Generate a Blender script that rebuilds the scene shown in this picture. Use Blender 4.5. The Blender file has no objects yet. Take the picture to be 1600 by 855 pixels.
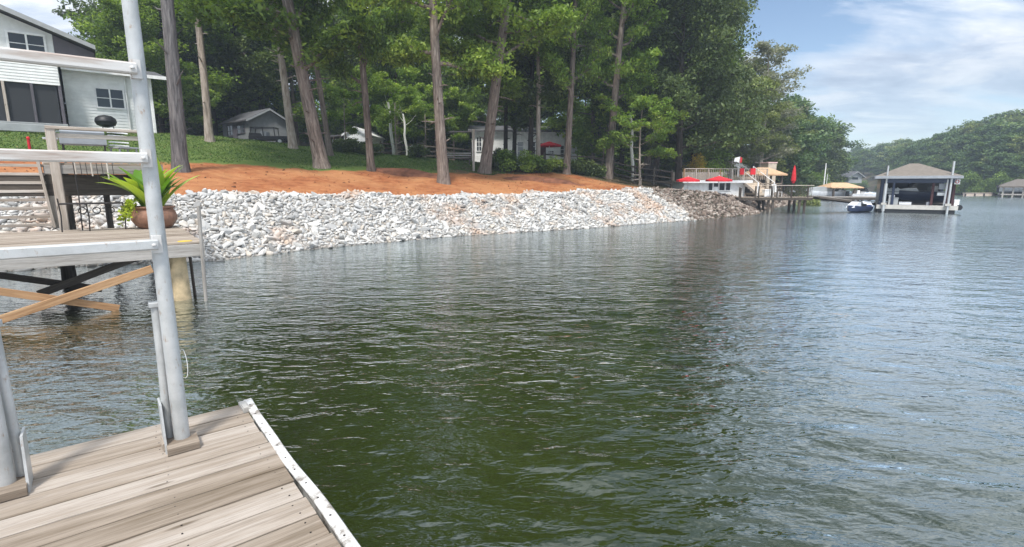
import bpy, math, random
import numpy as np
from mathutils import Vector, Matrix, Quaternion
R=math.radians
scene=bpy.context.scene
COL=scene.collection
# ------------------------------------------------------------ camera
CAMZ=2.2; PITCH=R(10.0); FPX=800.0
cam_d=bpy.data.cameras.new('camera'); cam=bpy.data.objects.new('camera',cam_d); COL.objects.link(cam)
cam_d.lens=18.0; cam_d.sensor_width=36.0; cam_d.clip_end=6000; cam_d.clip_start=0.05
cam.location=(0,0,CAMZ); cam.rotation_euler=(math.pi/2-PITCH,0,0)
scene.camera=cam
# ------------------------------------------------------------ sky and sun
SUN_EL=R(58); SUN_AZ=R(188)      # azimuth clockwise from +Y
world=bpy.data.worlds.new('World'); scene.world=world; world.use_nodes=True
def sky_world():
    nt=world.node_tree; N=nt.nodes; L=nt.links; N.clear()
    out=N.new('ShaderNodeOutputWorld')
    sky=N.new('ShaderNodeTexSky'); sky.sky_type='NISHITA'; sky.sun_disc=False
    sky.sun_elevation=SUN_EL; sky.sun_rotation=SUN_AZ; sky.air_density=1.0; sky.dust_density=0.6; sky.ozone_density=1.6
    bg=N.new('ShaderNodeBackground'); bg.inputs[1].default_value=0.12
    L.new(sky.outputs[0],bg.inputs[0])
    tc=N.new('ShaderNodeTexCoord')
    sep=N.new('ShaderNodeSeparateXYZ'); L.new(tc.outputs['Generated'],sep.inputs[0])
    def M(op,a,b=None,clamp=False):
        m=N.new('ShaderNodeMath'); m.operation=op; m.use_clamp=clamp
        for i,v in enumerate((a,b)):
            if v is None: continue
            if isinstance(v,(int,float)): m.inputs[i].default_value=v
            else: L.new(v,m.inputs[i])
        return m.outputs[0]
    zz=M('ADD',M('MAXIMUM',sep.outputs[2],0.0),0.16)
    cx=M('DIVIDE',sep.outputs[0],zz); cy=M('DIVIDE',sep.outputs[1],zz)
    cmb=N.new('ShaderNodeCombineXYZ'); L.new(cx,cmb.inputs[0]); L.new(cy,cmb.inputs[1])
    mp=N.new('ShaderNodeMapping'); mp.inputs['Rotation'].default_value=(0,0,R(20)); mp.inputs['Location'].default_value=(3.1,7.7,0); mp.inputs['Scale'].default_value=(0.75,1.15,1)
    L.new(cmb.outputs[0],mp.inputs[0])
    def noise(sc,det,rough,dist=0.0):
        n=N.new('ShaderNodeTexNoise'); n.inputs['Scale'].default_value=sc; n.inputs['Detail'].default_value=det
        n.inputs['Roughness'].default_value=rough; n.inputs['Distortion'].default_value=dist; L.new(mp.outputs[0],n.inputs['Vector']); return n.outputs[0]
    n1=noise(1.15,8,0.58,0.35); n2=noise(2.6,7,0.62,0.3)
    def ramp(src,stops):
        r=N.new('ShaderNodeValToRGB'); L.new(src,r.inputs[0]); e=r.color_ramp.elements
        while len(e)<len(stops): e.new(0.5)
        for k,(p,c) in zip(e,stops): k.position=p; k.color=c if len(c)==4 else (*c,1)
        return r.outputs[0]
    cov=ramp(n1,[(0.38,(0.0,)*3),(0.47,(.5,)*3),(0.55,(.92,)*3),(0.64,(1,)*3)])
    # clear blue gaps at two places of the sky, thinner veil low down
    def spot(d,width,amt):
        v=N.new('ShaderNodeVectorMath'); v.operation='DOT_PRODUCT'; L.new(nrm.outputs[0],v.inputs[0]); v.inputs[1].default_value=Vector(d).normalized()
        r=N.new('ShaderNodeMapRange'); r.inputs['From Min'].default_value=math.cos(width); r.inputs['From Max'].default_value=math.cos(width*0.3); r.inputs['To Max'].default_value=amt; L.new(v.outputs['Value'],r.inputs[0]); return r.outputs[0]
    wob=N.new('ShaderNodeVectorMath'); wob.operation='MULTIPLY_ADD'
    nc=N.new('ShaderNodeTexNoise'); nc.inputs['Scale'].default_value=5.0; nc.inputs['Detail'].default_value=4; L.new(tc.outputs['Generated'],nc.inputs['Vector'])
    L.new(nc.outputs[1],wob.inputs[0]); wob.inputs[1].default_value=(0.24,0.24,0.16); L.new(tc.outputs['Generated'],wob.inputs[2])
    off=N.new('ShaderNodeVectorMath'); off.operation='SUBTRACT'; L.new(wob.outputs[0],off.inputs[0]); off.inputs[1].default_value=(0.12,0.12,0.08)
    nrm=N.new('ShaderNodeVectorMath'); nrm.operation='NORMALIZE'; L.new(off.outputs[0],nrm.inputs[0])
    def dirpx(x,y): return (x-800, FPX*math.cos(PITCH)+(427.5-y)*math.sin(PITCH), -FPX*math.sin(PITCH)+(427.5-y)*math.cos(PITCH))
    c=M('SUBTRACT',cov,spot(dirpx(1255,35),R(6),0.75))
    c=M('SUBTRACT',c,spot(dirpx(1440,58),R(4.5),0.35))
    c=M('ADD',c,spot(dirpx(1500,85),R(8),0.3)); c=M('ADD',c,spot(dirpx(120,30),R(22),0.7))
    c=M('ADD',c,spot(dirpx(1380,110),R(7),0.4),True)
    low=N.new('ShaderNodeMapRange'); L.new(sep.outputs[2],low.inputs[0]); low.inputs['From Min'].default_value=0.04; low.inputs['From Max'].default_value=0.24; low.inputs['To Min'].default_value=0.30; low.inputs['To Max'].default_value=1.0
    c=M('MULTIPLY',c,low.outputs[0],True)
    shade=ramp(n2,[(0.34,(0.50,0.58,0.72)),(0.46,(0.68,0.76,0.89)),(0.55,(0.90,0.94,1.0)),(0.66,(1.08,1.09,1.12))])
    cb=N.new('ShaderNodeBackground'); L.new(shade,cb.inputs[0]); hi=N.new('ShaderNodeMapRange'); L.new(sep.outputs[2],hi.inputs[0]); hi.inputs['From Min'].default_value=0.15; hi.inputs['From Max'].default_value=0.75; hi.inputs['To Min'].default_value=0.72; hi.inputs['To Max'].default_value=2.2; L.new(hi.outputs[0],cb.inputs[1])
    mx=N.new('ShaderNodeMixShader'); L.new(c,mx.inputs[0]); L.new(bg.outputs[0],mx.inputs[1]); L.new(cb.outputs[0],mx.inputs[2])
    L.new(mx.outputs[0],out.inputs[0])
sky_world()
sl=bpy.data.lights.new('sun','SUN'); sl.energy=3.5; sl.angle=R(9); sl.color=(1.0,0.96,0.9)
so=bpy.data.objects.new('sun',sl); COL.objects.link(so)
sd=Vector((math.sin(SUN_AZ)*math.cos(SUN_EL),math.cos(SUN_AZ)*math.cos(SUN_EL),math.sin(SUN_EL)))
so.rotation_euler=(-sd).to_track_quat('-Z','Y').to_euler(); so.location=(0,0,60)
vs=scene.view_settings; vs.view_transform='Standard'; vs.look='None'; vs.gamma=1; vs.use_curve_mapping=False; vs.exposure=0.38
scene.render.engine='CYCLES'; scene.cycles.max_bounces=6; scene.cycles.transparent_max_bounces=4; scene.cycles.diffuse_bounces=3; scene.cycles.glossy_bounces=3
scene.cycles.use_denoising=True

# ------------------------------------------------------------ sight helpers (photo pixel -> ray -> real place)
def ray(px,py):
    return Vector((px-800, FPX*math.cos(PITCH)+(427.5-py)*math.sin(PITCH), -FPX*math.sin(PITCH)+(427.5-py)*math.cos(PITCH)))
EYE=Vector((0,0,CAMZ))
def at_z(px,py,z): d=ray(px,py); return EYE+d*((z-CAMZ)/d.z)
def at_y(px,py,Y): d=ray(px,py); return EYE+d*(Y/d.y)
class Frame:
    """a place with its own axes: x along, y back, z up"""
    def __init__(s,o,ang): s.o=Vector(o); s.a=ang; s.x=Vector((math.cos(ang),math.sin(ang),0)); s.y=Vector((-math.sin(ang),math.cos(ang),0))
    def w(s,x,y,z=0): return s.o+s.x*x+s.y*y+Vector((0,0,z))
    def on(s,px,py,y=0):      # local (x,z) where the sight line meets the vertical plane local y
        d=ray(px,py); t=((s.o-EYE).dot(s.y)+y)/d.dot(s.y); p=EYE+d*t-s.o; return p.dot(s.x),p.z
    def onx(s,px,py,x=0):
        d=ray(px,py); t=((s.o-EYE).dot(s.x)+x)/d.dot(s.x); p=EYE+d*t-s.o; return p.dot(s.y),p.z
    def flat(s,px,py,z):      # local (x,y) on the level z above the frame's origin
        p=at_z(px,py,s.o.z+z)-s.o; return p.dot(s.x),p.dot(s.y)
EA=math.atan2(.62,.785)
# ------------------------------------------------------------ materials
def newmat(name):
    m=bpy.data.materials.new(name); m.use_nodes=True; nt=m.node_tree; nt.nodes.clear()
    out=nt.nodes.new('ShaderNodeOutputMaterial'); b=nt.nodes.new('ShaderNodeBsdfPrincipled'); nt.links.new(b.outputs[0],out.inputs[0])
    return m,nt,b,out
class NT:
    def __init__(s,nt): s.nt=nt
    def n(s,t,**k):
        x=s.nt.nodes.new(t)
        for a,v in k.items(): setattr(x,a,v)
        return x
    def l(s,a,b): s.nt.links.new(a,b)
    def val(s,sock,v):
        if isinstance(v,(int,float,tuple,list)): sock.default_value=v
        else: s.l(v,sock)
    def math(s,op,a,b=0.0,clamp=False):
        m=s.n('ShaderNodeMath',operation=op,use_clamp=clamp); s.val(m.inputs[0],a); s.val(m.inputs[1],b); return m.outputs[0]
    def noise(s,vec,sc,det=4,rough=.55,dist=0.,col=False):
        n=s.n('ShaderNodeTexNoise'); s.val(n.inputs['Scale'],sc); n.inputs['Detail'].default_value=det; n.inputs['Roughness'].default_value=rough; n.inputs['Distortion'].default_value=dist
        if vec is not None: s.l(vec,n.inputs['Vector'])
        return n.outputs[1 if col else 0]
    def map(s,vec,scale=(1,1,1),rot=(0,0,0),loc=(0,0,0)):
        m=s.n('ShaderNodeMapping'); s.l(vec,m.inputs[0]); m.inputs['Scale'].default_value=scale; m.inputs['Rotation'].default_value=rot; m.inputs['Location'].default_value=loc; return m.outputs[0]
    def ramp(s,f,stops,interp='LINEAR'):
        r=s.n('ShaderNodeValToRGB'); s.l(f,r.inputs[0]); r.color_ramp.interpolation=interp; e=r.color_ramp.elements
        while len(e)<len(stops): e.new(0.5)
        for k,(p,c) in zip(e,stops): k.position=p; k.color=(*c,1) if not isinstance(c,(int,float)) else (c,c,c,1)
        return r.outputs[0]
    def mix(s,f,a,b,mode='MIX'):
        m=s.n('ShaderNodeMix',data_type='RGBA',blend_type=mode); s.val(m.inputs[0],f)
        for i,v in ((6,a),(7,b)): s.val(m.inputs[i],(*v,1) if isinstance(v,tuple) and len(v)==3 else v)
        return m.outputs[2]
    def attr(s,name): return s.n('ShaderNodeAttribute',attribute_name=name)
    def bump(s,h,dist,strength=1.0,normal=None):
        b=s.n('ShaderNodeBump'); b.inputs['Distance'].default_value=dist; b.inputs['Strength'].default_value=strength; s.l(h,b.inputs['Height'])
        if normal is not None: s.l(normal,b.inputs['Normal'])
        return b.outputs[0]
    def pos(s): return s.n('ShaderNodeNewGeometry').outputs['Position']
    def obj(s): return s.n('ShaderNodeTexCoord').outputs['Object']
def spec(b,v): b.inputs['Specular IOR Level'].default_value=v
MAT={}
def plain(name,col,rough=.6,metal=0.,var=.12,vscale=3.0,sp=.4,bump=0.):
    """a colour with uneven weathering"""
    m,nt,b,o=newmat(name); g=NT(nt); v=g.obj(); n=g.noise(v,vscale,5,.6); t=g.attr('tint').outputs['Fac']
    f=g.math('ADD',g.math('MULTIPLY',n,.75),g.math('MULTIPLY',t,.25))
    lo=tuple(max(0,c*(1-var*2)) for c in col); hi=tuple(min(1,c*(1+var)) for c in col)
    c=g.ramp(f,[(.3,lo),(.7,hi)]); g.l(c,b.inputs['Base Color']); b.inputs['Roughness'].default_value=rough; b.inputs['Metallic'].default_value=metal; spec(b,sp)
    if bump: g.l(g.bump(g.noise(v,vscale*8,4,.6),bump),b.inputs['Normal'])
    MAT[name]=m; return m
def wood(name,c1,c2,c3,knots=True,grain=1.0,rough=.8,dirt=(.10,.075,.05)):
    """weathered board: streaks along the grain, each board its own tone, knots, splits"""
    m,nt,b,o=newmat(name); g=NT(nt); gr=g.attr('grain').outputs['Vector']; t=g.attr('tint').outputs['Fac']
    s1=g.noise(g.map(gr,(1.1*grain,22*grain,22*grain)),1.0,6,.62,.35)
    s2=g.noise(g.map(gr,(.9,7,7)),1.0,4,.6,.6)
    s3=g.noise(g.map(gr,(5*grain,160*grain,160*grain)),1.0,3,.6)
    f=g.math('ADD',g.math('MULTIPLY',s1,.55),g.math('MULTIPLY',s2,.45))
    f=g.math('ADD',f,g.math('MULTIPLY',g.math('SUBTRACT',t,.5),.22))
    c=g.ramp(f,[(.30,c1),(.48,c2),(.66,c3)])
    c=g.mix(g.math('MULTIPLY',g.ramp(s3,[(.48,0.),(.70,1.)]),.45),c,tuple(x*.55 for x in c1))
    if knots:
        vo=g.n('ShaderNodeTexVoronoi'); g.l(g.map(gr,(1.3,6.5,6.5)),vo.inputs[0]); vo.inputs['Scale'].default_value=1.0; vo.inputs['Randomness'].default_value=1.0
        k=g.ramp(vo.outputs[0],[(.05,1.),(.11,0.)]); c=g.mix(g.math('MULTIPLY',k,.75),c,dirt)
        st=g.ramp(g.noise(g.map(gr,(.7,3.,3.)),1.3,4,.7),[(.60,0.),(.76,1.)]); c=g.mix(g.math('MULTIPLY',st,.45),c,tuple(x*1.6 for x in dirt))
    g.l(c,b.inputs['Base Color']); b.inputs['Roughness'].default_value=rough; spec(b,.25)
    h=g.math('ADD',g.math('MULTIPLY',s3,.5),g.math('MULTIPLY',s1,.8)); g.l(g.bump(h,.0035),b.inputs['Normal'])
    MAT[name]=m; return m
wood('deck_wood',(.15,.115,.08),(.28,.23,.18),(.39,.34,.29))
wood('pier_wood',(.15,.115,.085),(.28,.23,.18),(.42,.36,.30))
wood('grey_wood',(.17,.15,.13),(.30,.275,.245),(.43,.40,.365))
wood('brown_wood',(.26,.14,.065),(.42,.25,.13),(.56,.37,.21))
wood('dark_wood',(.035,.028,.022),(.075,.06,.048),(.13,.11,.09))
wood('pale_wood',(.30,.24,.19),(.46,.40,.34),(.60,.54,.48))
wood('fence_wood',(.035,.03,.024),(.075,.062,.05),(.13,.11,.09))
plain('white_paint',(.84,.84,.82),.55); plain('shed_dim',(.22,.23,.235),.8); plain('siding',(.76,.77,.75),.6,var=.08); plain('trim_white',(.80,.80,.79),.5)
plain('roof_brown',(.17,.145,.12),.9,var=.18,vscale=5); plain('roof_grey',(.10,.10,.105),.9,var=.2); plain('roof_tan',(.52,.34,.20),.9,var=.18)
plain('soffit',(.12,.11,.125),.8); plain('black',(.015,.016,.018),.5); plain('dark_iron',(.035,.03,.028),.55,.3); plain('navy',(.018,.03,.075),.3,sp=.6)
plain('red_fabric',(.62,.025,.035),.85,var=.12); plain('blue_paint',(.03,.07,.25),.3,sp=.6); plain('hull_white',(.72,.74,.77),.3,sp=.5)
plain('aluminium',(.55,.56,.56),.42,.55,var=.08); plain('stone_beige',(.55,.46,.36),.9,var=.2); plain('maroon',(.06,.02,.022),.7)
plain('pile_tan',(.52,.40,.24),.85,var=.25,vscale=6,bump=.01); plain('grey_tarp',(.25,.27,.29),.7); plain('plastic_grey',(.33,.35,.38),.6); plain('beige_paint',(.62,.51,.42),.7)
plain('terracotta',(.23,.115,.07),.55,var=.25,vscale=14,bump=.01,sp=.5); plain('yellow_paint',(.80,.55,.06),.5); plain('soil',(.05,.035,.025),.95)
plain('shed_grey',(.34,.355,.36),.8,var=.1); plain('white_rust',(.48,.46,.42),.5); plain('pink_paint',(.75,.50,.46),.6)
plain('orange_stone',(.45,.20,.09),.9)
m,nt,b,o=newmat('glass_dark'); b.inputs['Base Color'].default_value=(.02,.025,.03,1); b.inputs['Roughness'].default_value=.08; spec(b,.6); MAT['glass_dark']=m
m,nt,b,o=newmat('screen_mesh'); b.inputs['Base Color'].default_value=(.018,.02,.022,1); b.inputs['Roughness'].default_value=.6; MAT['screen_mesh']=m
# painted metal pipe: off-white with dull patches and rust specks
m,nt,b,o=newmat('pipe_paint'); g=NT(nt); v=g.obj()
n=g.noise(v,5,5,.6); c=g.ramp(n,[(.3,(.34,.35,.345)),(.55,(.47,.48,.475)),(.8,(.57,.575,.57))])
n2=g.noise(g.map(v,(1,1,.35)),38,4,.7); c=g.mix(g.ramp(n2,[(.60,0.),(.70,.8)]),c,(.30,.22,.16))
g.l(c,b.inputs['Base Color']); g.l(g.ramp(n,[(.3,.5),(.7,.32)]),b.inputs['Roughness']); b.inputs['Metallic'].default_value=.15
g.l(g.bump(g.noise(v,60,3,.5),.001),b.inputs['Normal']); MAT['pipe_paint']=m
m,nt,b,o=newmat('rusty_rail'); g=NT(nt); v=g.attr('grain').outputs['Vector']
n=g.noise(g.map(v,(1.2,12,12)),1,5,.65); c=g.ramp(n,[(.30,(.25,.17,.13)),(.40,(.42,.37,.33)),(.50,(.54,.525,.50)),(.8,(.62,.62,.61))])
g.l(c,b.inputs['Base Color']); b.inputs['Roughness'].default_value=.5; MAT['rusty_rail']=m
# chipped white edge trim
m,nt,b,o=newmat('edge_paint'); g=NT(nt); v=g.obj()
n=g.noise(v,9,6,.7); c=g.ramp(n,[(.38,(.20,.175,.15)),(.45,(.44,.42,.39)),(.53,(.62,.61,.585))])
g.l(c,b.inputs['Base Color']); b.inputs['Roughness'].default_value=.55; g.l(g.bump(n,.004),b.inputs['Normal']); MAT['edge_paint']=m
def bark(name,c1,c2,c3,sc=1.0):
    m,nt,b,o=newmat(name); g=NT(nt); v=g.obj()
    n=g.noise(g.map(v,(9*sc,9*sc,1.3*sc)),1,7,.68,.5); n2=g.noise(v,.8,3,.5)
    f=g.math('ADD',g.math('MULTIPLY',n,.8),g.math('MULTIPLY',n2,.2)); rnd=g.n('ShaderNodeObjectInfo').outputs['Random']
    f=g.math('ADD',f,g.math('MULTIPLY',g.math('SUBTRACT',rnd,.5),.08))
    g.l(g.ramp(f,[(.36,c1),(.5,c2),(.64,c3)]),b.inputs['Base Color']); b.inputs['Roughness'].default_value=.95; spec(b,.15)
    g.l(g.bump(n,.09),b.inputs['Normal']); MAT[name]=m
bark('bark_brown',(.075,.058,.047),(.19,.15,.125),(.32,.27,.23)); bark('bark_grey',(.07,.066,.066),(.15,.14,.137),(.25,.235,.225)); bark('bark_light',(.17,.14,.11),(.36,.30,.25),(.50,.44,.38)); bark('bark_white',(.50,.50,.45),(.76,.75,.68),(.85,.84,.78))
bark('bark_dark',(.02,.017,.015),(.05,.042,.036),(.10,.085,.07))
def leafmat(name,stops,trans=.30,rough=.5):
    m,nt,b,o=newmat(name); g=NT(nt); t=g.attr('tint').outputs['Fac']; rnd=g.n('ShaderNodeObjectInfo').outputs['Random']
    f=g.math('ADD',t,g.math('MULTIPLY',g.math('SUBTRACT',rnd,.5),.22)); c=g.ramp(f,stops)
    g.l(c,b.inputs['Base Color']); b.inputs['Roughness'].default_value=rough; spec(b,.35)
    tr=g.n('ShaderNodeBsdfTranslucent'); g.l(g.mix(1.0,c,(1.15,1.2,.55),'MULTIPLY'),tr.inputs[0])
    mx=g.n('ShaderNodeMixShader'); mx.inputs[0].default_value=trans; g.l(b.outputs[0],mx.inputs[1]); g.l(tr.outputs[0],mx.inputs[2]); g.l(mx.outputs[0],o.inputs[0]); MAT[name]=m
leafmat('leaf_oak',[(.0,(.050,.085,.018)),(.35,(.105,.175,.032)),(.7,(.215,.310,.055)),(1.,(.39,.50,.11))],.42)
leafmat('leaf_bright',[(.0,(.085,.145,.028)),(.4,(.170,.275,.045)),(.75,(.31,.42,.075)),(1.,(.48,.56,.13))],.4)
leafmat('leaf_dark',[(.0,(.034,.056,.019)),(.4,(.074,.112,.034)),(.8,(.150,.200,.056)),(1.,(.27,.32,.09))],.2)
leafmat('leaf_pale',[(.0,(.08,.11,.035)),(.4,(.16,.20,.06)),(.8,(.27,.31,.10)),(1.,(.38,.41,.17))],.35)
leafmat('leaf_far',[(.0,(0.035,0.076,0.030)),(.4,(0.074,0.134,0.044)),(.8,(0.150,0.218,0.062)),(1.,(0.264,0.335,0.090))],.25)
leafmat('leaf_grey',[(.0,(.14,.15,.11)),(.5,(.24,.25,.19)),(1.,(.36,.36,.29))],.35)
leafmat('leaf_yellow',[(.0,(.30,.20,.02)),(.5,(.50,.36,.04)),(1.,(.65,.50,.08))],.3)
leafmat('leaf_lime',[(.0,(.25,.35,.02)),(.5,(.42,.52,.04)),(1.,(.60,.66,.10))],.35)
leafmat('leaf_canna',[(.0,(.11,.24,.02)),(.5,(.24,.40,.04)),(1.,(.50,.56,.08))],.35,.35)
leafmat('leaf_grass',[(.0,(.035,.075,.015)),(.5,(.07,.135,.025)),(1.,(.12,.19,.04))],.3)

# ------------------------------------------------------------ mesh helpers
def link(o,parent=None):
    COL.objects.link(o)
    if parent is not None: o.parent=parent
    return o
def thing(name,label,cat,loc=(0,0,0),rz=0,group=None):
    o=bpy.data.objects.new(name,None); o.empty_display_size=.2; link(o); o.location=loc; o.rotation_euler=(0,0,rz); o['label']=label; o['category']=cat
    if group: o['group']=group
    return o
def tag(o,label,cat,group=None):
    o['label']=label; o['category']=cat
    if group: o['group']=group
    return o
rng=random.Random(7)
class MB:
    def __init__(s): s.v=[]; s.f=[]; s.t=[]; s.g=[]
    def add(s,vs,fs,tint=None,gr=None):
        k=len(s.v); tint=rng.random() if tint is None else tint
        s.v+= [tuple(a) for a in vs]; s.f+=[tuple(i+k for i in f) for f in fs]; s.t+=[tint]*len(vs)
        s.g+= [tuple(a) for a in (gr if gr is not None else vs)]
    def beam(s,p0,p1,w,h,up=(0,0,1),ch=None,tint=None,w1=None,h1=None):
        """board from p0 to p1, w wide, h high, edges chamfered"""
        p0=Vector(p0); p1=Vector(p1); d=(p1-p0); L=d.length; d.normalize(); up=Vector(up)
        if abs(d.dot(up))>.99: up=Vector((0,1,0)) if abs(d.y)<.9 else Vector((1,0,0))
        sx=d.cross(up).normalized(); uz=sx.cross(d).normalized()
        c=min(w,h)*.12 if ch is None else ch; c=min(c,.02)
        def prof(w,h): return [(-w/2+c,-h/2),(w/2-c,-h/2),(w/2,-h/2+c),(w/2,h/2-c),(w/2-c,h/2),(-w/2+c,h/2),(-w/2,h/2-c),(-w/2,-h/2+c)]
        ox=rng.random()*50; oy=rng.random()*50
        A=prof(w,h); B=prof(w1 or w,h1 or h)
        vs=[p0+sx*a+uz*b for a,b in A]+[p1+sx*a+uz*b for a,b in B]
        gr=[(ox,oy+a,b+oy) for a,b in A]+[(ox+L,oy+a,b+oy) for a,b in B]
        fs=[tuple(range(7,-1,-1))[::-1][::-1],tuple(range(8,16))]+[(i,i+8,(i+1)%8+8,(i+1)%8)[::-1] for i in range(8)]
        s.add(vs,fs,tint,gr)
    def box(s,c,size,tint=None,ch=None):
        c=Vector(c); x,y,z=size
        if x>=y and x>=z: a=Vector((x/2,0,0)); s.beam(c-a,c+a,y,z,ch=ch,tint=tint)
        elif y>=z: a=Vector((0,y/2,0)); s.beam(c-a,c+a,x,z,ch=ch,tint=tint)
        else: a=Vector((0,0,z/2)); s.beam(c-a,c+a,x,y,up=(0,1,0),ch=ch,tint=tint)
    def block(s,x0,x1,y0,y1,z0,z1,**k): s.box(((x0+x1)/2,(y0+y1)/2,(z0+z1)/2),(abs(x1-x0),abs(y1-y0),abs(z1-z0)),**k)
    def tube(s,pts,rad,n=12,cap=True,tint=None):
        pts=[Vector(p) for p in pts]; rad=[rad]*len(pts) if isinstance(rad,(int,float)) else rad
        vs=[];gr=[];L=0; ref=None; ox=rng.random()*20
        for i,p in enumerate(pts):
            d=(pts[min(i+1,len(pts)-1)]-pts[max(i-1,0)]).normalized()
            if ref is None: ref=Vector((0,1,0)) if abs(d.y)<.9 else Vector((1,0,0))
            sx=d.cross(ref).normalized(); sy=d.cross(sx).normalized(); ref=-sx.cross(d) if False else ref
            if i: L+=(p-pts[i-1]).length
            for k in range(n):
                a=2*math.pi*k/n; q=(sx*math.cos(a)+sy*math.sin(a))*rad[i]; vs.append(p+q); gr.append((L+ox,q.x,q.y+q.z))
        fs=[(i*n+k,i*n+(k+1)%n,(i+1)*n+(k+1)%n,(i+1)*n+k) for i in range(len(pts)-1) for k in range(n)]
        if cap: fs+=[tuple(range(n)),tuple((len(pts)-1)*n+k for k in range(n))]
        s.add(vs,fs,tint,gr)
    def lathe(s,c,prof,n=20,tint=None,sx=1,sy=1):
        c=Vector(c); vs=[c+Vector((r*math.cos(2*math.pi*k/n)*sx,r*math.sin(2*math.pi*k/n)*sy,z)) for r,z in prof for k in range(n)]
        m=len(prof); fs=[(i*n+k,i*n+(k+1)%n,(i+1)*n+(k+1)%n,(i+1)*n+k) for i in range(m-1) for k in range(n)]+[tuple(range(n))[::-1],tuple((m-1)*n+k for k in range(n))]
        s.add(vs,fs,tint)
    def prism(s,poly,a,b,axis='y',tint=None):
        """polygon (u,z) pushed from a to b along axis"""
        P=(lambda u,z,t:(u,t,z)) if axis=='y' else (lambda u,z,t:(t,u,z)) if axis=='x' else (lambda u,z,t:(u,z,t))
        n=len(poly); vs=[P(u,z,a) for u,z in poly]+[P(u,z,b) for u,z in poly]
        s.add(vs,[tuple(range(n))[::-1],tuple(range(n,2*n))]+[(i,(i+1)%n,(i+1)%n+n,i+n) for i in range(n)],tint)
    def build(s,name,mat,parent=None,smooth=False,loc=None):
        me=bpy.data.meshes.new(name); off=Vector(loc) if loc is not None else Vector((0,0,0))
        me.from_pydata([tuple(Vector(v)-off) for v in s.v],[],s.f); me.update()
        import bmesh
        bm=bmesh.new(); bm.from_mesh(me); bmesh.ops.recalc_face_normals(bm,faces=bm.faces); bm.to_mesh(me); bm.free()
        a=me.attributes.new('tint','FLOAT','POINT'); a.data.foreach_set('value',np.array(s.t,dtype=np.float32))
        a=me.attributes.new('grain','FLOAT_VECTOR','POINT'); a.data.foreach_set('vector',np.array(s.g,dtype=np.float32).ravel())
        me.materials.append(MAT[mat] if isinstance(mat,str) else mat)
        if smooth:
            for p in me.polygons: p.use_smooth=len(p.vertices)<=4
            try: me.set_sharp_from_angle(angle=R(40))
            except Exception: pass
        o=bpy.data.objects.new(name,me); link(o,parent)
        if loc is not None: o.location=off
        return o
def quads_mesh(name,V,tint,mat,tri=None):
    """V (N,4,3) quads"""
    N=len(V); me=bpy.data.meshes.new(name); me.vertices.add(N*4); me.vertices.foreach_set('co',np.asarray(V,dtype=np.float32).ravel())
    me.loops.add(N*4); me.loops.foreach_set('vertex_index',np.arange(N*4,dtype=np.int32)); me.polygons.add(N); me.polygons.foreach_set('loop_start',np.arange(0,N*4,4,dtype=np.int32))
    me.update(calc_edges=True); a=me.attributes.new('tint','FLOAT','POINT'); a.data.foreach_set('value',np.repeat(tint,4).astype(np.float32)); me.materials.append(MAT[mat]); return me
def leaf_quads(C,size,rs,flat=.5,asp=.55):
    N=len(C); n=rs.normal(size=(N,3)); n[:,2]=np.abs(n[:,2])*(1+flat*2); n/=np.linalg.norm(n,axis=1)[:,None]
    r=rs.normal(size=(N,3)); a=np.cross(n,r); a/=np.linalg.norm(a,axis=1)[:,None]; b=np.cross(n,a)
    s=size[:,None] if isinstance(size,np.ndarray) else size
    return np.stack([C-a*s,C-b*s*asp+n*s*.12,C+a*s,C+b*s*asp+n*s*.12],axis=1)
def copy_tree(o,loc=None,rz=None,scale=None,parent=None,label=None,group=None):
    c=o.copy(); COL.objects.link(c); c.parent=parent
    if loc is not None: c.location=loc
    if rz is not None: c.rotation_euler=(0,0,rz)
    if scale is not None: c.scale=scale if hasattr(scale,'__len__') else (scale,)*3
    if label: c['label']=label
    if group: c['group']=group
    for ch in list(o.children): copy_tree(ch,parent=c)
    return c
# ------------------------------------------------------------ the lie of the land
SHORE=[(-95,-60),(-45,-17),(-22,4)]+[tuple(at_z(x,y,0)[:2]) for x,y in ((100,417),(330,408),(500,388),(700,370),(900,358),(1088,344),(1176,336))]
SHORE+=[(21,43),(29,54),(42,74),(64,100),(82,130),(98,175),(105,215),(116,215),(108,170),(93,128),(85,97),(88,80),(104,55),(135,20),(180,-30),(190,-120)]
WP=np.array(SHORE+[(-60,-120)],dtype=float)      # water as a closed polygon
SH=np.array(SHORE,dtype=float)
def shore_d(x,y):
    x=np.asarray(x,float); y=np.asarray(y,float)
    d=np.full(x.shape,1e9); 
    for (ax,ay),(bx,by) in zip(SH[:-1],SH[1:]):
        ux,uy=bx-ax,by-ay; t=np.clip(((x-ax)*ux+(y-ay)*uy)/(ux*ux+uy*uy),0,1); d=np.minimum(d,np.hypot(x-ax-t*ux,y-ay-t*uy))
    ins=np.zeros(x.shape,bool); P=WP; j=len(P)-1
    for i in range(len(P)):
        xi,yi=P[i]; xj,yj=P[j]; c=((yi>y)!=(yj>y)); 
        with np.errstate(divide='ignore',invalid='ignore'): xx=(xj-xi)*(y-yi)/(yj-yi)+xi
        ins^=(c&(x<xx)); j=i
    return np.where(ins,-d,d)
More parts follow.
